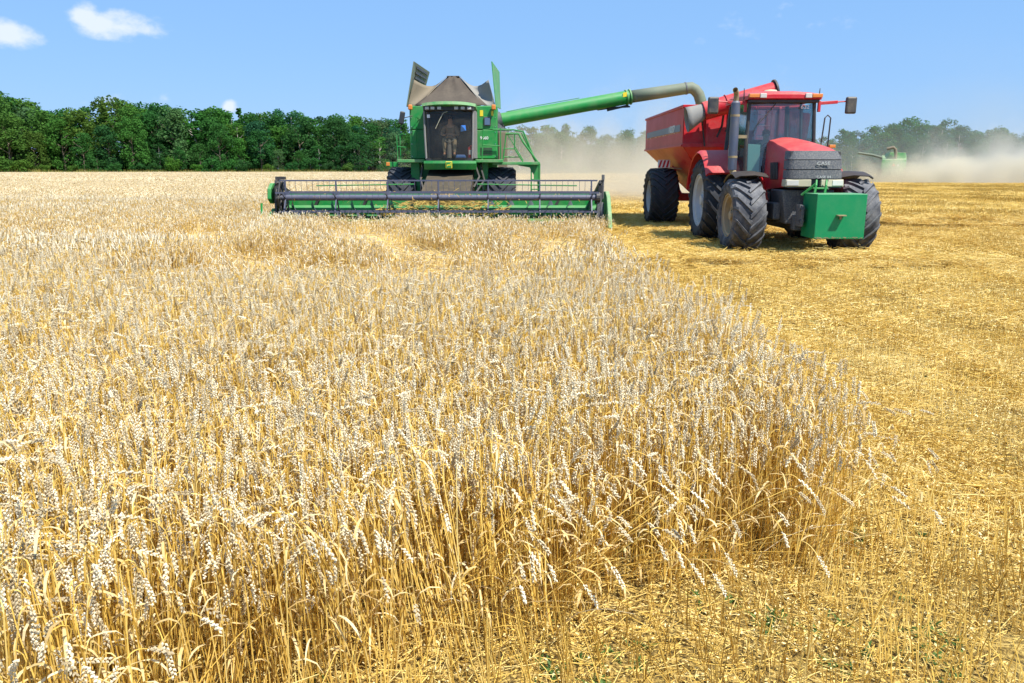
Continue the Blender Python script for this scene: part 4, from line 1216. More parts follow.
# mirrors on red arms
for s in (-1, 1):
    a = MB(); xe = s * 1.42
    a.box((s * 1.02, -1.13, 3.20 - .0), (.44, .05, .07), (0, s * R(-4), 0)); a.box((s * .83, -1.13, 3.12), (.06, .07, .24)); a.tube([(s * 1.2, -1.13, 3.215), (s * 1.48, -1.16, 3.23)], .018, 6)
    ar = a.build('mirror_arm', 'red', trac, bevel=.01)
    m = MB(); m.box((s * 1.55 - .02, -1.17, 3.14), (.24, .10, .37)); mh = m.build('mirror', 'mirror', ar, bevel=.035)
    m = MB(); m.box((s * 1.55 - .02, -1.118, 3.14), (.21, .006, .33)); m.build('mirror_glass', 'mirror_face', ar)
# fenders
for s in (-1, 1):
    f = MB(); rings = []
    for a in np.linspace(R(34), R(165), 18):
        c_, s_ = math.cos(a), math.sin(a); r = 1.18
        y, z = .05 - r * c_, .99 + r * s_ * 1.02
        rings.append([(s * .80, y, z), (s * 1.52, y, z - .01), (s * 1.60, y, z - .07), (s * 1.58, y + .02 * c_, z - .09), (s * 1.50, y + .04 * c_, z - .05), (s * .80, y + .04 * c_, z - .04)])
    f.sweep(rings)
    f.plate([(s * .80, -.93, 1.45), (s * .80, -.3, 1.45), (s * .80, .7, 1.75), (s * .80, .3, 2.10), (s * .80, -.35, 2.06)], .03)
    fe = f.build('rear_fender', 'red', trac, smooth=40)
    m = MB(); m.bx(s * .84, s * 1.02, -.66, -.58, 2.02, 2.22); m.build('fender_light', 'lens', fe, bevel=.015)
    m = MB(); m.bx(s * .84, s * 1.02, -.66, -.58, 2.235, 2.29); m.build('fender_indicator', 'amber', fe, bevel=.008)
    f = MB(); rings = []
    for a in np.linspace(R(64), R(128), 10):
        r = .90 ; y, z = -2.50 - r * math.cos(a), .79 + r * math.sin(a)
        t = .018; cy_, sz_ = -math.cos(a) * t, math.sin(a) * t
        rings.append([(s * .74, y, z - .03), (s * 1.02, y, z + .015), (s * 1.34, y, z), (s * 1.44, y, z - .045), (s * 1.42, y - cy_, z - .055 - sz_), (s * 1.33, y - cy_, z - sz_), (s * 1.02, y - cy_, z + .015 - sz_), (s * .74, y - cy_, z - .03 - sz_)])
    f.sweep(rings); f.build('front_fender', 'fender', trac, smooth=40)
    m = MB(); m.tube([(s * .80, -2.42, 1.62), (s * .70, -2.40, 1.45), (s * .58, -2.38, 1.05)], .035, 6); m.build('fender_bracket', 'red', trac)
# exhaust and intake
ex = MB(); ex.tube([(-1.11, -1.36, 1.72), (-1.11, -1.36, 3.18)], .100, 20); ex.tube([(-1.11, -1.36, 3.18), (-1.11, -1.36, 3.22)], [.100, .06], 20)
e_ = ex.build('exhaust_stack', 'exhaust', trac, smooth=40)
ex = MB(); ex.tube([(-1.11, -1.36, 3.20), (-1.11, -1.37, 3.32), (-1.13, -1.42, 3.40), (-1.18, -1.50, 3.45)], .058, 14, cap=False); ex.build('exhaust_pipe', 'tan_metal', e_, smooth=40)
ex = MB(); 
for z in (1.98, 2.88): ex.tube([(-1.11, -1.36, z), (-1.11, -1.36, z + .05)], .104, 20)
ex.box((-.93, -1.33, 2.45), (.22, .06, .07)); ex.tube([(-1.11, -1.36, 1.72), (-1.0, -1.5, 1.5), (-.6, -1.8, 1.4)], .07, 10)
ex.build('exhaust_clamp', 'tan_metal', e_, smooth=40)
hr = MB(); hr.tube([(.90, -1.25, 2.30), (.92, -1.3, 2.86), (.98, -1.3, 2.92), (1.05, -1.3, 2.86), (1.05, -1.25, 2.2)], .016, 6); hr.build('handrail', 'black', trac)
il = MB(); il.bx(1.0, 1.14, -1.5, -1.42, 2.20, 2.27); il.build('side_indicator', 'amber', trac, bevel=.01)
sp2 = MB()
for k, z in enumerate((.55, .85, 1.15)): sp2.bx(.92 - .04 * k, 1.30 - .04 * k, -1.35, -.85, z, z + .04)
sp2.build('step', 'black', trac)
hb = MB(); hb.bx(-.06, .06, .3, 1.75, .52, .62); hb.bx(-.45, .45, .75, .95, .6, .72); hb.build('drawbar', 'black', trac)

# ------------------------------------------------------------------ THE GRAIN CART
GX, GY = 6.40, 22.45
cart = thing('grain_cart', 'big red grain cart with folded auger, hitched behind the red tractor', 'trailer', (GX, GY, 0))
w, L = 1.62, 6.2
zt, zm, zb = 3.40, 2.38, .95
hp = MB()
th = .05
# upper box walls
hp.plate([(-w, 0, zm), (-w, L, zm), (-w, L, zt), (-w, 0, zt)], th, 0)
hp.plate([(w, 0, zm), (w, L, zm), (w, L, zt), (w, 0, zt)], th, 0)
hp.plate([(-w, 0, zm), (w, 0, zm), (w, 0, zt), (-w, 0, zt)], th, 0)
hp.plate([(-w, L, zm), (w, L, zm), (w, L, zt), (-w, L, zt)], th, 0)
# hopper slopes
b0, b1 = 1.2, 4.4
hp.plate([(-w, 0, zm), (-w, L, zm), (-.35, b1, zb), (-.35, b0, zb)], th)
hp.plate([(w, 0, zm), (w, L, zm), (.35, b1, zb), (.35, b0, zb)], th)
hp.plate([(-w, 0, zm), (w, 0, zm), (.35, b0, zb), (-.35, b0, zb)], th)
hp.plate([(-w, L, zm), (w, L, zm), (.35, b1, zb), (-.35, b1, zb)], th)
hp.bx(-.36, .36, b0, b1, zb - .1, zb)
hop = hp.build('hopper', 'red_cart', cart)
rb = MB()
rb.bx(-w - .06, -w + .05, -.06, L + .06, zt, zt + .07); rb.bx(w - .05, w + .06, -.06, L + .06, zt, zt + .07)
rb.bx(-w + .05, w - .05, -.06, .05, zt, zt + .07); rb.bx(-w + .05, w - .05, L - .05, L + .06, zt, zt + .07)
for x in (-1.0, -.35, .35, 1.0):
    rb.bx(x - .035, x + .035, -.10, -.028, zm, zt)
rb.bx(-w - .03, w + .03, -.07, -.028, zm - .05, zm + .06)
rb.bx(-w - .07, -w - .028, -.03, L, zm - .03, zm + .03)
rb.build('rim_rail', 'red_cart', hop, bevel=.008)
stp = MB(); stp.bx(-w - .036, -w - .027, .35, 5.9, 2.78, 2.96); s_ = stp.build('side_stripe', 'stripe', hop)
stp = MB(); stp.bx(-w - .036, -w - .027, .35, 5.9, 2.74, 2.765); stp.build('pinstripe', 'amber', hop)
lettering('lettering', '1027', .27, 'white', hop, (-w - .040, 1.55, 2.87), (PI / 2, 0, -PI / 2), .004, 1.7)
gn = MB(); q = 10; vs_ = [((i / q - .5) * 2 * (w - .04), .04 + (L - .08) * j / q, 2.80 + .70 * math.exp(-(((i / q - .5) * 2.2) ** 2 + ((j / q - .55) * 2.4) ** 2)) + rnd.uniform(-.03, .03)) for j in range(q + 1) for i in range(q + 1)]
gn.raw(vs_, [(j * (q + 1) + i, j * (q + 1) + i + 1, (j + 1) * (q + 1) + i + 1, (j + 1) * (q + 1) + i) for j in range(q) for i in range(q)])
o = gn.build('grain_load', 'grain', None, smooth=80); o.location = (GX, GY, 0); o['label'] = 'heap of threshed wheat grain inside the red cart'; o['category'] = 'grain'
# frame, axle, wheels
fr = MB(); fr.bx(-.55, -.40, -.3, 5.8, .72, .92); fr.bx(.40, .55, -.3, 5.8, .72, .92); fr.bx(-1.35, 1.35, 2.87, 3.13, .74, .98)
for y in (.3, 2.2, 4.6, 5.6): fr.bx(-.4, .4, y, y + .12, .74, .9)
for s in (-1, 1):
    fr.tube([(s * .48, .2, .9), (s * 1.35, .25, 2.34)], .05, 8); fr.tube([(s * .48, 5.4, .9), (s * 1.3, 5.8, 2.3)], .05, 8); fr.tube([(s * .9, 3.6, .9), (s * 1.15, 3.6, 1.9)], .06, 8)
fr.bx(-.12, .12, -1.35, -.2, .62, .80); fr.tube([(-.42, .1, .8), (0, -1.2, .7)], .05, 8); fr.tube([(.42, .1, .8), (0, -1.2, .7)], .05, 8)
fr.build('frame', 'red_cart', cart, bevel=.01)
for s in (-1, 1):
    wheel(cart, (s * 1.63, 3.0, .88), .89, .86, s, ('tyre', 'rim_steel'), 20, rim=.55)
    m = MB(); m.box((s * 1.66, 2.5, 1.89), (.38, .02, .24)); sg = m.build('warning_board', 'white', cart, bevel=.004)
    m = MB()
    for k in range(3): m.plate([(s * 1.66 - .18 + .12 * k, 2.486, 1.78), (s * 1.66 - .12 + .12 * k, 2.486, 1.78), (s * 1.66 - .05 + .11 * k, 2.486, 2.0), (s * 1.66 - .11 + .11 * k, 2.486, 2.0)], .006)
    m.build('red_stripes', 'red', sg)
    m = MB(); m.tube([(s * 1.66, 2.53, 1.80), (s * 1.38, 2.53, 1.76), (s * .75, 2.6, 1.72)], .025, 6); m.build('board_bracket', 'steel', sg)
# the unloading auger folded across the front
ag = MB()
A0, A1 = Vector((-1.22, -.52, 3.26)), Vector((.62, -.62, 3.77))
ag.tube([A0, A0.lerp(A1, .5), A1], .245, 22)
ag.tube([A0.lerp(A1, .32), A0.lerp(A1, .325)], .275, 22); 
au = ag.build('unloading_auger', 'red_cart', cart, smooth=40)
m = MB(); m.tube([A1, A1 + Vector((.045, 0, .01))], .30, 22); m.build('auger_cap', 'black', au, smooth=30)
m = MB(); m.tube([(.95, -.55, .8), (1.35, -.5, 2.2), (1.45, -.45, 3.2)], .24, 18); m.build('lower_auger_tube', 'red_cart', au, smooth=40)
# flared rubber chute hanging from the low end
m = MB(); rings = []
for t, r, sq in ((0, .20, 1.0), (.25, .205, 1), (.55, .22, .95), (.8, .235, .9), (1.0, .25, .85)):
    ce = A0 + Vector((.10, 0, .03)) + Vector((-.56, -.04, -.26)) * t
    rings.append([(ce.x - .06 * t * math.sin(a), ce.y + (r + .06 * t) * math.cos(a) * .85, ce.z + (r + .08 * t) * math.sin(a)) for a in np.linspace(0, 2 * PI, 17)[:-1]])
m.sweep(rings, cap=False); ch = m.build('discharge_chute', 'rubber', au, smooth=50)
md = ch.modifiers.new('thick', 'SOLIDIFY'); md.thickness = .015
m = MB(); m.tube([(-.62, -.3, 3.2), (-.60, -.12, 2.9), (-.72, -.1, 2.6)], .03, 6); m.tube([(-.2, -.45, 3.3), (-.5, -.14, 2.75)], .028, 6); m.tube([(-1.05, -.12, 2.35), (-1.15, -.1, 3.0), (-1.1, -.4, 3.3)], .022, 6); m.build('hydraulic_hose', 'black', au, smooth=50)
ld = MB()
for x in (.35, .75): ld.tube([(x, -.14, 1.6), (x, -.14, 3.55)], .018, 6)
for z in np.arange(1.7, 3.5, .3): ld.tube([(.35, -.14, z), (.75, -.14, z)], .014, 6)
ld.build('ladder', 'red_cart', cart)

# ------------------------------------------------------------------ THE COMBINE HARVESTER (faces -y)
CX, CY = -1.90, 25.3
comb = thing('combine_harvester', 'green combine harvester facing the camera with raised grain tank covers, reaping the wheat', 'combine harvester', (CX, CY, 0))
for s in (-1, 1):
    wheel(comb, (s * 1.55, .2, .90), .90, .92, s, ('tyre', 'rim_yellow'), 20, spin=.3 * s, rim=.5)
    wheel(comb, (s * 1.45, 4.4, .62), .62, .5, s, ('tyre', 'rim_yellow'), 18, rim=.55)
bd = MB(); bd.bx(-1.30, 1.44, .0, 5.0, 2.03, 3.66)
bd.hexa([(-1.35, 5.0, 1.6), (1.35, 5.0, 1.6), (1.2, 6.6, 1.2), (-1.2, 6.6, 1.2), (-1.40, 5.0, 3.5), (1.40, 5.0, 3.5), (1.3, 6.6, 2.9), (-1.3, 6.6, 2.9)])
bd.bx(-.95, .95, -.1, 5.0, 1.0, 2.03); body = bd.build('body', 'green', comb, bevel=.02)
ax_ = MB(); ax_.bx(-1.2, 1.2, .05, .35, .75, 1.1); ax_.bx(-1.0, 1.0, 4.3, 4.5, .5, .75); ax_.build('axle', 'black', comb, bevel=.02)
# side front panels with seam, beacons, dials
for s in (-1, 1):
    m = MB(); x0, x1 = (-1.28, -.70) if s < 0 else (.74, 1.42)
    m.bx(x0, x1, -.06, .0, 2.06, 2.92); m.bx(x0, x1, -.06, .0, 2.95, 3.64); m.build('front_panel', 'green', body, bevel=.015)
    m = MB(); m.box((1.33 if s > 0 else -1.25, -.16, 3.60), (.13, .13, .16)); m.build('beacon', 'amber', body, bevel=.03)
m = MB(); m.bx(1.02, 1.24, -.10, -.062, 3.05, 3.32); fm_ = m.build('mirror_panel', 'mirror', body, bevel=.01)
m = MB(); m.bx(1.05, 1.21, -.106, -.101, 3.08, 3.29); m.build('mirror_glass', 'mirror_face', fm_)
m = MB(); m.bx(.90, 1.0, -.070, -.062, 3.34, 3.52); m.bx(1.25, 1.32, -.070, -.062, 3.36, 3.50); m.build('sticker', 'yellow', body)
lettering('lettering', '9660', .13, 'white', body, (1.03, -.066, 2.68), ext=.003)
m = MB()
for k in range(5): m.bx(.90, 1.28, -.068, -.062, 2.16 + k * .05, 2.185 + k * .05)
m.build('vent', 'black', body)
m = MB()
for x in (-1.24, -.76, .80, 1.38):
    for z in (2.12, 2.5, 2.86, 3.02, 3.3, 3.58): m.lathe([(-.072, .001), (-.072, .014), (-.06, .014)], (x, 0, z), 'y', 6)
m.build('bolt_heads', 'steel', body)
# platform, front beam and emblem
pf = MB(); pf.bx(-1.62, -.80, -.75, 0.0, 1.93, 2.02); pf.bx(.80, 1.62, -.75, 0, 1.93, 2.02); pf.bx(1.30, 2.72, -.62, -.1, 1.86, 1.95)
pf.build('platform', 'green_dusty', comb, bevel=.01)
m = MB(); rings = []
for x in np.linspace(-.86, .90, 13):
    yy = -1.18 + .16 * (x / .86) ** 2
    rings.append([(x, yy, 1.98), (x, yy - .02, 1.9), (x, yy + .06, 1.72), (x, yy + .5, 1.72), (x, yy + .5, 1.98)])
m.sweep(rings); fb = m.build('cab_bumper', 'green', comb, smooth=35); fb.scale = (.9, 1, 1)
# yellow leaping animal badge on a green shield with yellow rim
m = MB(); m.box((0, -1.215, 1.855), (.215, .02, .205)); bd1 = m.build('badge', 'yellow', fb, bevel=.02)
m = MB(); m.box((0, -1.228, 1.855), (.175, .01, .165)); m.build('badge_field', 'green', bd1, bevel=.004)
deer = [(-.070, -.02), (-.045, .012), (-.020, .016), (.018, .006), (.040, .020), (.046, .050), (.056, .064), (.060, .046), (.074, .036), (.060, .026), (.052, .006), (.046, -.012), (.066, -.032), (.046, -.026), (.030, -.018), (-.012, -.018), (-.034, -.022), (-.055, -.050), (-.052, -.026)]
m = MB(); m.prism([(x, 1.855 + z) for x, z in deer], 'y', -1.238, -1.232); m.build('badge_figure', 'yellow', bd1)
# cab
ccab = part_empty('cab', comb, (.0, 0, 0)); ccab.scale = (.87, 1, .96); ccab.location.z = .08
m = MB(); m.bx(-.80, .82, -1.05, .0, 1.97, 2.06); m.bx(-.80, .82, -.04, .0, 2.06, 3.5); m.build('cab_floor', 'black', ccab)
m = MB()
for s in (-1, 1):
    m.tube([(s * .80, -1.02, 2.04), (s * .83, -1.04, 2.8), (s * .84, -1.0, 3.52)], .035, 8); m.tube([(s * .80, -.1, 2.04), (s * .84, -.1, 3.52)], .06, 8)
m.bx(.84, .94, -.95, -.15, 2.06, 3.5)
m.build('pillar', 'rubber', ccab, smooth=40)
m = MB(); rg = [[(x, -1.16 + .16 * (x / .8) ** 2 + dy, z) for x in np.linspace(-.79, .81, 9)] for z, dy in ((2.05, .0), (2.8, -.03), (3.50, .03))]
m.sweep(rg, cap=False, closed=False); m.build('windscreen', 'glass_dark', ccab, smooth=60)
for s in (-1, 1):
    m = MB(); m.plate([(s * .82, -.98, 2.06), (s * .82, -.15, 2.06), (s * .86, -.15, 3.48), (s * .85, -.98, 3.48)], .008); m.build('side_window', 'glass_dark', ccab)
m = MB(); rings = []
for x in np.linspace(-.90, .94, 13):
    yy = -1.36 + .20 * (x / .9) ** 2
    zz = 3.755 - .05 * (abs(x) / .9) ** 3
    rings.append([(x, yy, zz - .09), (x, yy + .03, zz), (x, .10, zz + .02), (x, .10, 3.55), (x, yy + .12, 3.62)])
m.sweep(rings); cr = m.build('roof', 'green_dusty', ccab, smooth=30)
m = MB(); m.bx(-.86, .88, -1.16, -.3, 3.49, 3.625); m.build('light_bar', 'black', cr, bevel=.02)
for x in (-.72, -.53, -.30, .28, .50, .72):
    m = MB(); m.box((x, -1.18 + .06 * x * x, 3.565), (.135, .08, .09)); m.build('work_light', 'lens' if abs(x) > .4 or x < 0 else 'lens', cr, bevel=.012)
m = MB(); m.tube([(-.16, -1.20, 3.42), (-.30, -1.21, 3.2), (-.44, -1.20, 2.95)], .012, 5); m.tube([(-.02, -1.19, 3.46), (-.16, -1.20, 3.42)], .01, 5); m.build('wiper', 'offwhite', ccab)
m = MB(); m.bx(-.25, .25, -.55, -.05, 2.42, 2.55); m.box((0, -.08, 2.85), (.48, .10, .6)); m.bx(-.2, .2, -.5, -.1, 2.06, 2.42); m.build('driver_seat', 'seat', ccab, bevel=.03)
m = MB(); m.tube([(0, -.98, 2.06), (0, -.94, 2.4), (0, -.86, 2.62)], [.09, .07, .05], 8); m.tube([(.17 * math.cos(a), -.86 + .13 * math.sin(a), 2.66 + .1 * math.sin(a)) for a in np.linspace(0, 2 * PI, 21)], .014, 6, cap=False); m.build('steering_column', 'rubber', ccab, smooth=40)
person('harvester driver in brown shirt and beige trousers seated behind the green cab glass', (CX, CY - .38, 2.50), 0, 0, 'shirt_brown', 'trousers_beige', .98, hands_z=.26, hands_y=-.40, group='drivers in their cabs')
fe = thing('fire_extinguisher', 'red fire extinguisher standing inside the green cab, lower right of the glass', 'fire extinguisher', (CX + .64, CY - .92, 2.062))
m = MB(); m.lathe([(0, .001), (0, .075), (.02, .082), (.30, .082), (.35, .05), (.37, .02)], (0, 0, 0), 'z', 16); m.build('cylinder', 'extinguisher', fe, smooth=40)
m = MB(); m.bx(-.05, .05, -.088, -.082, .10, .24); m.build('instruction_label', 'white', fe)
m = MB(); m.lathe([(.37, .02), (.42, .025), (.42, .001)], (0, 0, 0), 'z', 8); m.box((0, -.03, .425), (.02, .13, .02)); m.tube([(.02, 0, .40), (.10, 0, .36), (.10, 0, .15)], .01, 6); m.build('valve', 'black', fe)
m = MB(); m.box((.0, 0, .05), (.34, .14, .10), (0, 0, .1), taper=(.8, .7)); o = m.build('bag', 'blue', None, bevel=.03); o.location = (CX + .34, CY - .93, 2.062); o['label'] = 'pale blue bag lying inside the green cab beside the red extinguisher'; o['category'] = 'bag'
m = MB(); m.plate([(.42, -1.12, 2.86), (.60, -1.09, 2.90), (.58, -1.09, 3.06), (.42, -1.12, 3.05)], .006); m.build('windscreen_sticker', 'blue', ccab)
m = MB(); m.bx(-.74, -.64, -1.065, -1.055, 3.28, 3.38); m.build('windscreen_sticker', 'white', ccab)
# mirror on the far left arm
m = MB(); m.tube([(-1.2, -.1, 3.35), (-1.45, -.5, 3.25), (-1.52, -.55, 2.9)], .014, 6); ar = m.build('mirror_arm', 'black', comb)
m = MB(); m.box((-1.46, -.58, 3.26), (.16, .07, .38), (0, R(10), 0)); m.build('mirror', 'mirror', ar, bevel=.04)
# rails left of the body and around the ladder landing
m = MB()
def rail(pts, r=.016): m.tube(pts, r, 6)
rail([(-1.60, -.72, 2.0), (-1.62, -.72, 2.72), (-1.45, -.72, 2.78), (-1.43, -.1, 2.78)]); rail([(-1.60, -.72, 2.4), (-1.43, -.1, 2.4)]); rail([(-1.60, -.1, 2.0), (-1.60, -.1, 2.78)])
rail([(-.98, -.06, 3.25), (-1.08, -.2, 3.3), (-1.08, -.2, 2.1)])
m.build('handrail', 'green', comb)
m = MB()
rail([(.98, -.70, 2.0), (1.02, -.70, 2.90), (1.55, -.70, 2.95), (1.55, -.70, 2.0)], .020); rail([(.98, -.70, 2.45), (1.55, -.70, 2.42)])
rail([(1.3, -.35, 2.92), (1.95, -.35, 2.92), (2.25, -.35, 2.86), (2.62, -.35, 2.0), (2.68, -.35, 1.35)], .026)
rail([(1.70, -.35, 2.80), (2.10, -.35, 2.80), (2.24, -.40, 2.55), (2.70, -.40, 1.95), (2.74, -.45, .7)], .030)
rail([(1.62, -.35, 2.0), (1.72, -.35, 2.80)], .020); rail([(1.62, -.35, 2.35), (1.98, -.35, 2.35)], .018); rail([(1.98, -.35, 2.78), (1.98, -.35, 2.35), (2.24, -.35, 1.95)], .020); rail([(1.75, -.35, 2.8), (2.25, -.35, 2.0)], .014); rail([(2.2, -.35, 2.82), (2.6, -.35, 2.0)], .018)
rail([(1.65, -.2, 2.1), (2.2, -.2, 2.1)], .018)
m.build('ladder_rail', 'green', comb)
lad = MB()
lad.prism([(2.1, 1.95), (2.76, 1.95), (2.76, 1.35), (2.58, 1.35), (2.58, 1.55), (2.45, 1.78), (2.1, 1.84)], 'y', -.5, -.42)
for x in (2.50, 2.76): lad.bx(x - .02, x + .02, -.52, -.42, .45, 1.9)
for z in (.5, .8, 1.1, 1.4): lad.bx(2.50, 2.76, -.55, -.40, z, z + .03)
lad.build('ladder', 'green', comb, bevel=.004)
m = MB(); m.bx(1.46, 1.74, .5, 3.2, 1.3, 2.9); m.build('side_shield', 'canvas_light', comb, bevel=.02)
m = MB(); m.bx(-1.98, -1.62, -.55, -.5, 1.80, 1.95); lb = m.build('marker_bracket', 'green', comb, bevel=.01)
m = MB(); m.bx(-1.99, -1.88, -.58, -.551, 1.83, 1.94); m.build('marker_light', 'amber', lb, bevel=.008)
# feeder house and clutter below the cab
m = MB(); m.hexa([(-.72, -2.9, .35), (.72, -2.9, .35), (.72, 0, 1.0), (-.72, 0, 1.0), (-.70, -2.9, 1.05), (.70, -2.9, 1.05), (.70, -.1, 1.75), (-.70, -.1, 1.75)]); m.build('feeder_house', 'feeder', comb, bevel=.02)
m = MB(); m.bx(-1.25, -.98, -.4, .1, 1.0, 1.93); m.bx(.98, 1.15, -.4, .1, 1.1, 1.93); m.bx(-1.3, 1.3, -.3, -.2, 1.35, 1.45); m.build('undercab_frame', 'green', comb, bevel=.01)
m = MB(); m.tube([(.75, -.6, 1.9), (.9, -.9, 1.5), (.75, -1.4, 1.2)], .03, 6); m.tube([(.9, -.5, 1.9), (1.05, -.8, 1.4), (.8, -1.8, 1.0)], .03, 6); m.tube([(-.85, -.5, 1.9), (-.9, -.9, 1.45), (-.75, -1.5, 1.1)], .03, 6)
m.build('hose', 'black', comb, smooth=50)
# grain tank: raised covers and canvas
tk = part_empty('grain_tank', comb, (0, 0, 0))
def flap(s, name):
    m = MB(); P0 = Vector((s * 1.40, .15, 3.64)); P1 = Vector((s * 1.14 if s < 0 else s * 1.27, .15, 4.99)); P2 = Vector((s * .92 if s < 0 else s * 1.46, 2.7, 4.97)); P3 = Vector((s * (1.30 if s < 0 else 1.50), 2.7, 3.75))
    m.plate([P0, P1, P2, P3], .03); f = m.build(name, 'grey_tube' if s < 0 else 'green_dusty', tk, bevel=.006)
    m = MB()
    for k in range(5):
        t0 = .42 + k * .115
        a = P0.lerp(P1, t0).lerp(P3.lerp(P2, t0), .18); b = P0.lerp(P1, t0).lerp(P3.lerp(P2, t0), .88)
        inn = Vector((-s * .03, 0, 0)); m.plate([a + inn, b + inn, b + inn + Vector((-s * .0, 0, .07)), a + inn + Vector((-s * .0, 0, .07))], .02)
    m.build('louvre', 'black', f)
    return f
flap(-1, 'tank_cover'); flap(1, 'tank_cover')
# canvas front: from a wide foot to a narrow ridge, sagging between
q = 14; rows = []
for j in range(9):
    t = j / 8; row = []
    for i in range(q + 1):
        u = i / q * 2 - 1
        half = 1.12 * (1 - t) + .22 * t + .02 * math.sin(PI * t)
        sag = .09 * math.sin(PI * t) * (math.cos(PI * u * 1.0) * .5 + .5)
        z = 3.68 + .98 * t - (.03 * (u * u) * t) - .05 * math.sin(PI * t)
        row.append((u * half, -.02 + 1.15 * t + sag + .03 * math.sin(9 * u + 3 * t) + .12 * u * u * t, z))
    rows.append(row)
m = MB(); m.raw([p for r in rows for p in r], [(j * (q + 1) + i, j * (q + 1) + i + 1, (j + 1) * (q + 1) + i + 1, (j + 1) * (q + 1) + i) for j in range(8) for i in range(q)])
tp = m.build('canvas_front', 'canvas', tk, smooth=80); md = tp.modifiers.new('t', 'SOLIDIFY'); md.thickness = .01
for s, mt in ((-1, 'canvas_light'), (1, 'canvas_light')):
    m = MB(); fx = 1.16 if s < 0 else 1.18
    a, b, c_, d_ = Vector((s * 1.38, .18, 3.66)), Vector((s * (fx - .02), .2, 4.45)), Vector((s * .22, 1.15, 4.66)), Vector((s * 1.02, .08, 3.68))
    n = 8; rws = []
    for j in range(n + 1):
        t = j / n; L_ = a.lerp(b, t); R_ = d_.lerp(c_, t)
        rws.append([L_.lerp(R_, i / n) + Vector((0, .28 * math.sin(PI * i / n) * t, -.22 * math.sin(PI * i / n) * t)) for i in range(n + 1)])
    m.raw([p for r in rws for p in r], [(j * (n + 1) + i, j * (n + 1) + i + 1, (j + 1) * (n + 1) + i + 1, (j + 1) * (n + 1) + i) for j in range(n) for i in range(n)])
    o = m.build('canvas_corner', mt if s < 0 else 'rubber', tk, smooth=80); md = o.modifiers.new('t', 'SOLIDIFY'); md.thickness = .01
m = MB(); m.plate([(-1.0, 2.6, 3.6), (1.0, 2.6, 3.6), (.5, 2.4, 4.35), (-.5, 2.4, 4.35)], .02); m.plate([(-.2, 1.14, 4.64), (.2, 1.14, 4.64), (.45, 2.4, 4.38), (-.45, 2.4, 4.38)], .02); m.build('canvas_back', 'canvas', tk)
m = MB(); m.tube([(-.20, 1.15, 4.655), (.20, 1.15, 4.655)], .02, 8); m.build('tank_bar', 'black', tk)
# unloading auger swung out over the cart
S0 = Vector((1.42, .9, 3.26)); S1 = Vector((5.72, 1.35, 4.03)); S2 = Vector((7.60, 1.42, 4.31)); 
m = MB(); m.tube([S0 + Vector((-.3, 0, -.1)), S0 + Vector((.16, .0, .02))], .27, 20); m.tube([(1.42, .9, 2.2), (1.42, .9, 3.3)], .26, 18); el = m.build('auger_elbow', 'plastic', comb, smooth=40)
m = MB(); m.tube([S0 + Vector((.14, 0, .02)), S1], .218, 28); at_ = m.build('unloading_auger', 'green', comb, smooth=40)
m = MB(); m.tube([S0 + Vector((.3, -.02, .28)), S0.lerp(S1, .3) + Vector((0, 0, .25)), S0.lerp(S1, .62) + Vector((0, -.02, .25))], .012, 6); m.build('hydraulic_line', 'green', at_)
m = MB(); D_ = (S1 - S0).normalized()
m.tube([S1 - D_ * .1, S1 - D_ * .06], .250, 28); m.tube([S1 + D_ * .02, S1 + D_ * .06], .250, 28); m.build('flange', 'green_dusty', at_, smooth=30)
m = MB(); m.plate([(S1.x - .22, S1.y - .24, S1.z - .02), (S1.x - .10, S1.y - .24, S1.z), (S1.x - .10, S1.y - .24, S1.z + .14), (S1.x - .22, S1.y - .24, S1.z + .12)], .01); m.build('yellow_plate', 'yellow', at_)
m = MB()
E = [S2 + (S2 - S1).normalized() * 0, S2 + Vector((.16, .0, .02)), S2 + Vector((.30, 0, -.05)), S2 + Vector((.42, 0, -.19)), S2 + Vector((.50, 0, -.40)), S2 + Vector((.54, 0, -.62))]
m.tube([S1 + D_ * .05, S1.lerp(S2, .5)] + E, [.20, .195, .185, .185, .18, .18, .18, .18], 24, cap=False); ex_ = m.build('auger_extension', 'grey_tube', at_, smooth=50); md = ex_.modifiers.new('t', 'SOLIDIFY'); md.thickness = .012
m = MB(); m.tube([S2 - Vector((.03, 0, .005)), S2 + Vector((.01, 0, .002))], .200, 24)
for k in range(7): m.ball(tuple(S1 + D_ * (.12 + .02 * k) + Vector((0, -.2, .12 - .04 * k))), .015, 6)
m.build('band', 'plastic', ex_, smooth=30)
m = MB(); b0_ = S1 + Vector((-1.0, -.02, -.40)); m.tube([S1 + Vector((-1.15, 0, -.33)), b0_, S1 + Vector((-.5, 0, -.33)), S1 + Vector((.05, 0, -.30))], .028, 7); m.tube([S1 + Vector((-.7, 0, -.42)), S1 + Vector((0.0, 0, -.26))], .035, 7); m.tube([b0_, S1 + Vector((-1.3, 0, -.26))], .02, 6); m.build('fold_linkage', 'black', at_)
# grain dribbling out of the spout
m = MB(); s_end = S2 + Vector((.54, 0, -.55)); m.tube([s_end, s_end + Vector((.04, 0, -.35)), s_end + Vector((.05, 0, -.75))], [.15, .13, .17], 12)
o = m.build('grain_stream', 'grain', None, smooth=60); o.location = comb.location; o['label'] = 'stream of grain falling from the auger spout into the cart'; o['category'] = 'grain'
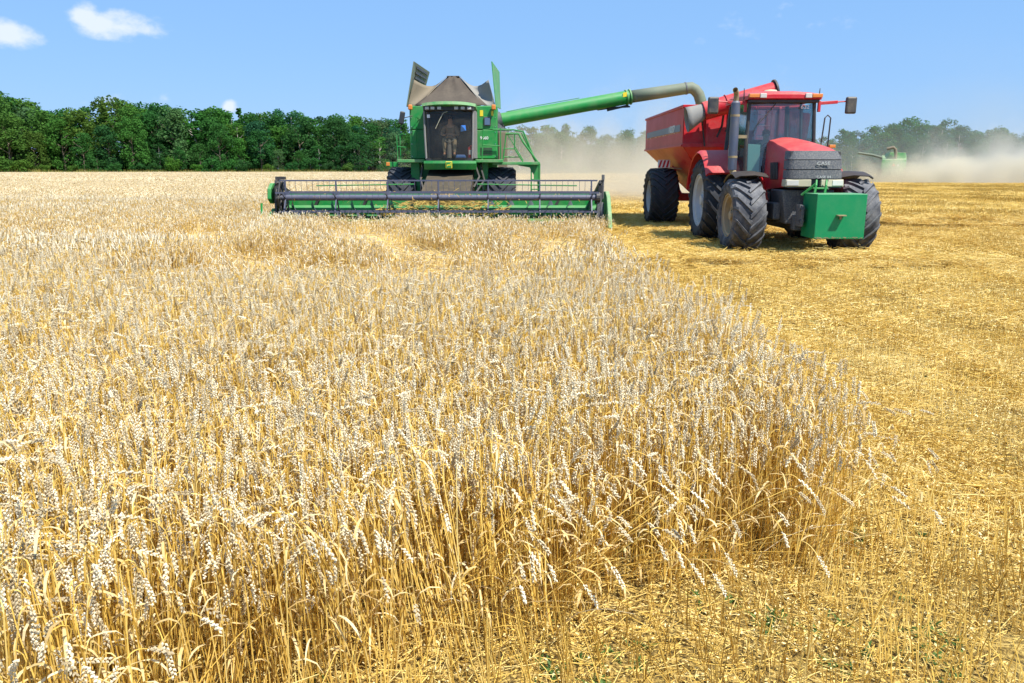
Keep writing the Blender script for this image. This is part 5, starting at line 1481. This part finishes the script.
# ---- header with reel
hx0, hx1 = -4.60, 4.46                    # local, header ends
hdr = part_empty('header', comb, (0, 0, 0))
yb = -2.85                                # back sheet
HB = MB(); HB.bx(hx0 + .1, hx1 - .1, yb, yb + .06, .45, 1.04, 0); HB.bx(hx0 + .1, hx1 - .1, yb - .05, yb + .10, 1.03, 1.10, 0); HB.tube([(hx0 + .9, yb + .3, 1.27), (-.9, yb + .3, 1.31)], .018, 6); HB.tube([(.9, yb + .3, 1.31), (hx1 - .7, yb + .3, 1.27)], .018, 6)
HB.hexa([(hx0 + .1, -3.75, .24), (hx1 - .1, -3.75, .24), (hx1 - .1, yb, .24), (hx0 + .1, yb, .24), (hx0 + .1, -3.75, .27), (hx1 - .1, -3.75, .27), (hx1 - .1, yb, .50), (hx0 + .1, yb, .50)])
HB.build('trough', 'green', hdr)
m = MB()
for x in np.arange(hx0 + .75, hx1 - .5, 1.36): m.hexa([(x, yb - .10, .45), (x + .08, yb - .10, .45), (x + .08, yb, .45), (x, yb, .45), (x + .30, yb - .10, 1.02), (x + .38, yb - .10, 1.02), (x + .38, yb, 1.02), (x + .30, yb, 1.02)])
m.build('brace', 'black', hdr)
# cross auger with flights
m = MB(); m.tube([(hx0 + .2, -3.25, .62), (hx1 - .2, -3.25, .62)], .13, 18); m.build('auger_tube', 'green', hdr, smooth=40)
m = MB()
def flight(xa, xb, hand):
    n = int(abs(xb - xa) / .55 * 16); A = []; B = []
    for i in range(n + 1):
        a = hand * 2 * PI * i / 16; x = xa + (xb - xa) * i / n
        A.append((x, -3.25 + .13 * math.cos(a), .62 + .13 * math.sin(a))); B.append((x, -3.25 + .27 * math.cos(a), .62 + .27 * math.sin(a)))
    o = len(A); m.raw(A + B, [(i, i + 1, o + i + 1, o + i) for i in range(o - 1)])
flight(hx0 + .25, -.8, 1); flight(hx1 - .25, .8, 1)
m.build('cross_auger', 'auger_steel', hdr, smooth=40)
# knife and guards
m = MB(); m.bx(hx0 + .1, hx1 - .1, -4.08, -4.0, .235, .265)
for x in np.arange(hx0 + .16, hx1 - .1, .152): m.hexa([(x - .012, -4.18, .24), (x + .012, -4.18, .24), (x + .02, -4.0, .23), (x - .02, -4.0, .23), (x - .006, -4.18, .25), (x + .006, -4.18, .25), (x + .02, -4.0, .265), (x - .02, -4.0, .265)])
m.build('cutter_bar', 'steel', hdr)
# reel
RY, RZ, RR = -4.0, .985, .45
reel = part_empty('reel', comb, (0, 0, 0))
m = MB(); m.tube([(hx0 + .28, RY, RZ), (hx1 - .26, RY, RZ)], .08, 18); m.build('reel_tube', 'reel', reel, smooth=40)
angs = [PI / 2 + k * PI / 2.5 for k in range(5)]
for a in angs:
    m = MB(); y, z = RY + RR * math.cos(a), RZ + RR * math.sin(a)
    m.box(((hx0 + hx1) / 2, y, z), (hx1 - hx0 - .55, .038, .04))
    for x in np.arange(hx0 + .4, hx1 - .35, .152): m.tube([(x, y, z - .02), (x, y - .02 + rnd.gauss(0, .01), z - .12), (x + rnd.gauss(0, .006), y + .01, z - (.27 if math.sin(a) > .9 else .18))], .0065, 4)
    m.build('tine_bar', 'reel', reel)
for x in [(px - 512) * 21.3 / 800 - CX for px in (284, 335, 387, 438, 488, 540, 592)]:
    m = MB()
    for a in angs: m.hexa([tuple(Vector((x + sx, RY, RZ)) + Vector((0, math.cos(a), math.sin(a))) * rr_ + Vector((0, -math.sin(a), math.cos(a))) * tt) for rr_, ww in ((.08, .035), (RR, .022)) for sx, tt in ((-.015, -ww), (.015, -ww), (.015, ww), (-.015, ww))])
    m.build('reel_spider', 'reel', reel)
# reel arms and ends, dividers
for s, xe in ((-1, hx0), (1, hx1)):
    m = MB(); x = xe - s * .20
    m.box((x, -3.35, 1.22), (.07, 1.5, .10), (R(-14), 0, 0)); m.box((x, -3.98, 1.10), (.10, .16, .46)); m.lathe([(-.05, .16), (.05, .16), (.05, .001)], (x - s * .05, RY, RZ), 'x', 16)
    m.tube([(x, -3.0, .8), (x, -3.6, 1.2)], .04, 8)
    m.build('reel_arm', 'black', hdr, bevel=.008)
m = MB()     # left end: rounded shield with dark drive gear
m.prism([(-4.0, .95), (-3.95, 1.22), (-3.7, 1.36), (-3.2, 1.36), (-2.9, 1.2), (-2.9, .9), (-3.2, .8), (-3.8, .82)], 'x', hx0 + .02, hx0 - .08); m.build('drive_shield', 'green', hdr, bevel=.02)
m = MB(); m.prism([(-4.12, .20), (-4.0, 1.0), (-3.85, 1.45), (-3.7, 1.52), (-3.55, 1.45), (-3.3, .9), (-2.9, .3)], 'x', hx0 + .12, hx0 + .18)
m.lathe([(0, .30), (.04, .30), (.04, .001)], (hx0 + .24, RY, RZ), 'x', 18)
for a in np.linspace(0, 2 * PI, 7)[:-1]: m.tube([(hx0 + .30, RY, RZ), (hx0 + .30, RY + .44 * math.cos(a), RZ + .48 * math.sin(a))], .035, 6)
for a in np.linspace(0, 2 * PI, 7)[:-1]: m.tube([(hx0 + .34, RY + .44 * math.cos(a), RZ + .46 * math.sin(a)), (hx0 + .34, RY + .44 * math.cos(a + PI / 3), RZ + .46 * math.sin(a + PI / 3))], .022, 6)
m.box((hx0 + .3, RY + .05, 1.50), (.26, .12, .08)); m.build('end_drive', 'black', hdr, bevel=.006)
m = MB(); m.tube([(hx0 - .13, -4.4, .55), (hx0 - .13, -4.35, .85)], .03, 6); m.build('divider_rod', 'green', hdr)
m = MB()
m.prism([(-4.75, .22), (-4.55, .55), (-4.15, 1.02), (-3.8, 1.15), (-3.2, 1.12), (-2.85, .9), (-2.85, .3), (-4.2, .18)], 'x', hx1 - .04, hx1 + .07); m.build('crop_divider', 'green_dusty', hdr, bevel=.025)
m = MB(); m.bx(hx1 - .28, hx1 - .16, -4.1, -3.9, .25, 1.1); m.tube([(hx1 - .10, -4.3, .22), (hx1 - .14, -4.15, .5), (hx1 - .13, -4.0, .85)], .045, 8); m.box((hx1 - .13, -4.05, 1.52), (.07, .10, .14)); m.tube([(hx1 - .13, -4.05, 1.5), (hx1 - .13, -4.0, .95)], .035, 7); m.build('divider_post', 'plastic', hdr, bevel=.006)
m = MB(); m.prism([(-4.95, .20), (-4.55, .42), (-3.9, .70), (-3.4, .6), (-3.4, .2)], 'x', hx0 + .0, hx0 + .10); m.build('crop_divider', 'green', hdr, bevel=.02)
m = MB()     # cut crop riding into the feeder
for k in range(1600):
    x = rnd.gauss(0, 1.1); x = max(-1.7, min(1.7, x)); y = rnd.uniform(-3.55, -2.9); z = rnd.uniform(.5, 1.12 - .25 * abs(x)) ; a = rnd.uniform(0, 6.28); l = rnd.uniform(.08, .3)
    p = Vector((x, y, z)); e = Vector((math.cos(a), .4 * math.sin(a), rnd.uniform(-.6, .6))) * l; w_ = Vector((0, 0, .008))
    m.raw([p - w_, p + e - w_, p + e + w_, p + w_], [(0, 1, 2, 3)])
M['cut_straw'] = paint('cut_straw', (0.62, 0.43, 0.13), .9, .4, (0.45, .28, .08), scale=8, spec=.2)
o = m.build('cut_crop', 'cut_straw', None); o.location = comb.location; o['kind'] = 'stuff'; o['label'] = 'cut wheat straw running into the mouth of the green harvester'

# ------------------------------------------------------------------ second harvester far off, seen from behind in its own dust
X2, Y2 = 49.6, 104.0
c2 = thing('combine_harvester', 'distant green harvester seen from behind, driving off in a cloud of dust', 'combine harvester', (X2, Y2, 0), R(-25))
m = MB(); m.hexa([(-1.5, -.1, 1.7), (1.5, -.1, 1.7), (1.5, 5, 1.7), (-1.5, 5, 1.7), (-1.35, .3, 2.9), (1.45, .3, 2.9), (1.5, 5, 3.5), (-1.5, 5, 3.5)]); m.hexa([(-.9, 1.2, 2.9), (1.4, 1.2, 2.9), (1.5, 5, 3.3), (-1.3, 5, 3.3), (-.5, 1.4, 3.85), (1.35, 1.4, 3.75), (1.4, 5, 3.8), (-1.0, 5, 3.8)]); b2 = m.build('body', 'green_dusty', c2, bevel=.04)
m = MB(); m.hexa([(-1.2, -.8, .9), (1.2, -.8, .9), (1.3, .6, .9), (-1.3, .6, .9), (-1.3, -.2, 1.7), (1.3, -.2, 1.7), (1.3, .6, 1.7), (-1.3, .6, 1.7)]); m.build('straw_hood', 'green_dusty', c2, bevel=.04)
m = MB(); m.plate([(-.18, -.14, 2.05), (.22, -.14, 2.05), (.02, -.10, 2.42)], .03); m.build('warning_triangle', 'orange', c2)
m = MB(); m.box((.55, -.12, 2.15), (.26, .03, .22)); m.build('speed_plate', 'white', c2)
m = MB(); m.tube([(-.9, 3.0, 3.0), (-2.6, 3.0, 3.5), (-4.4, 3.0, 3.8)], .16, 14); at2 = m.build('unloading_auger', 'grey_tube', c2, smooth=40)
m = MB(); m.tube([(-.95, 1.0, 4.25), (-.2, 1.0, 4.45), (.05, 1.0, 4.2), (.15, 1.0, 3.6), (.16, 1.0, 2.9)], .2, 14); m.build('elevator_spout', 'canvas_light', c2, smooth=40)
for s in (-1, 1):
    wheel(c2, (s * 1.45, 5.0, .9), .9, .8, s, ('tyre_dusty', 'rim_yellow'), 18); wheel(c2, (s * 1.35, .9, .6), .6, .5, s, ('tyre_dusty', 'rim_yellow'), 16)
# crop pressed up in front of the knife and straws hanging on the reel
m = MB()
for k in range(900):
    x = rnd.uniform(hx0 + .2, hx1 - .2); y = -4.0 + rnd.gauss(0, .28); z = rnd.choice((.30, .36, .55, .95, 1.06)) + rnd.uniform(-.05, .08); a = rnd.uniform(0, 6.28); l = rnd.uniform(.05, .22)
    if z > .5 and rnd.random() < .75: continue
    p = Vector((x, y, z)); e = Vector((math.cos(a) * .7, .4 * math.sin(a), rnd.uniform(-1, .3))) * l; w_ = Vector((.006, 0, .004))
    m.raw([p - w_, p + e - w_, p + e + w_, p + w_], [(0, 1, 2, 3)])
o = m.build('hanging_straw', 'cut_straw', None); o.location = comb.location; o['kind'] = 'stuff'; o['label'] = 'loose straws caught on the reel and knife of the green harvester'
# ------------------------------------------------------------------ dust raised by the machines
def dust_cloud(name, label, loc, size, dens, col, scale, shape, thr=.38, detail=5, absorb=None):
    """a real puff of dust: an ellipsoid-ish body whose density thins outward with turbulent noise"""
    m, nt, out = new_mat(name + '_air')
    pv = nt.nodes.new('ShaderNodeVolumePrincipled'); pv.inputs['Color'].default_value = (*col, 1); pv.inputs['Anisotropy'].default_value = 0.1
    if absorb: pv.inputs['Absorption Color'].default_value = (*absorb, 1)
    tc_ = nt.nodes.new('ShaderNodeTexCoord')
    mp_ = nt.nodes.new('ShaderNodeMapping'); mp_.inputs['Location'].default_value = (-1, -1, 0); mp_.inputs['Scale'].default_value = (2, 2, 1)
    nt.links.new(tc_.outputs['Generated'], mp_.inputs[0])
    s = nt.nodes.new('ShaderNodeSeparateXYZ'); nt.links.new(mp_.outputs[0], s.inputs[0])
    def mt(op, a, b=None, c=None, clamp=False):
        n = nt.nodes.new('ShaderNodeMath'); n.operation = op; n.use_clamp = clamp
        for i, v in enumerate((a, b, c)):
            if v is None: continue
            if hasattr(v, 'is_linked'): nt.links.new(v, n.inputs[i])
            else: n.inputs[i].default_value = v
        return n.outputs[0]
    nz_ = nt.nodes.new('ShaderNodeTexNoise'); nz_.inputs['Scale'].default_value = scale; nz_.inputs['Detail'].default_value = detail
    nt.links.new(tc_.outputs['Object'], nz_.inputs['Vector'])
    hx = shape(s, mt)            # 0..1 envelope
    d = mt('SUBTRACT', mt('ADD', hx, mt('MULTIPLY', mt('SUBTRACT', nz_.outputs[0], .5), 2.3)), thr)
    d = mt('MULTIPLY', mt('MAXIMUM', mt('MULTIPLY', d, mt('MINIMUM', mt('MULTIPLY', hx, 5), 1.0)), 0.0), dens)
    nt.links.new(d, pv.inputs['Density']); nt.links.new(pv.outputs[0], out.inputs['Volume'])
    mb = MB(); mb.bx(-size[0] / 2, size[0] / 2, -size[1] / 2, size[1] / 2, 0.0, size[2])
    o = mb.build(name, m); o.location = loc; o['kind'] = 'stuff'; o['label'] = label
    return o
def plume(peak=1.0, zpow=1.0, xbias=0.0):
    def f(s, mt):
        r2 = mt('ADD', mt('MULTIPLY', s.outputs[0], s.outputs[0]), mt('MULTIPLY', s.outputs[1], s.outputs[1]))
        rad = mt('SUBTRACT', 1.0, r2, clamp=True)
        zz = mt('SUBTRACT', 1.0, s.outputs[2], clamp=True)
        # height of the cloud grows along +x when xbias > 0
        zf = mt('POWER', zz, zpow)
        if xbias:
            k = mt('MULTIPLY_ADD', s.outputs[0], xbias, 1.0 - xbias)
            zf = mt('MULTIPLY', zf, mt('MAXIMUM', k, 0.0))
        return mt('MULTIPLY', mt('MULTIPLY', rad, zf), peak)
    return f
dust_cloud('dust_cloud', 'tan dust rolling behind the green harvester, beside the red cart', (7.5, 52, .02), (34, 40, 8.0), .16, (.86, .78, .62), .30, plume(1.25, 1.2), .42)
dust_cloud('dust_cloud', 'pale dust trailing across the stubble behind the distant harvester', (76, 97, .02), (70, 30, 11), .20, (.90, .85, .74), .16, plume(1.5, 1.6), .40)
dust_cloud('dust_haze', 'thin grey dust hanging before the right half of the wood', (120, 190, .03), (330, 130, 28), .0055, (.58, .64, .62), .03, plume(1.3, .8), .25, 2)
dust_cloud('dust_cloud', 'low bright dust hiding the wheels of the distant harvester', (56, 98, .02), (34, 14, 4.2), .6, (.90, .82, .62), .3, plume(1.6, 1.0), .35)
dust_cloud('dark_dust', 'dark grey dust to the left of the distant harvester', (45.2, 101, .02), (9, 6, 5.0), .75, (.26, .25, .22), .35, plume(1.3, 1.0), .40)  # dark grey volume left of the far machine
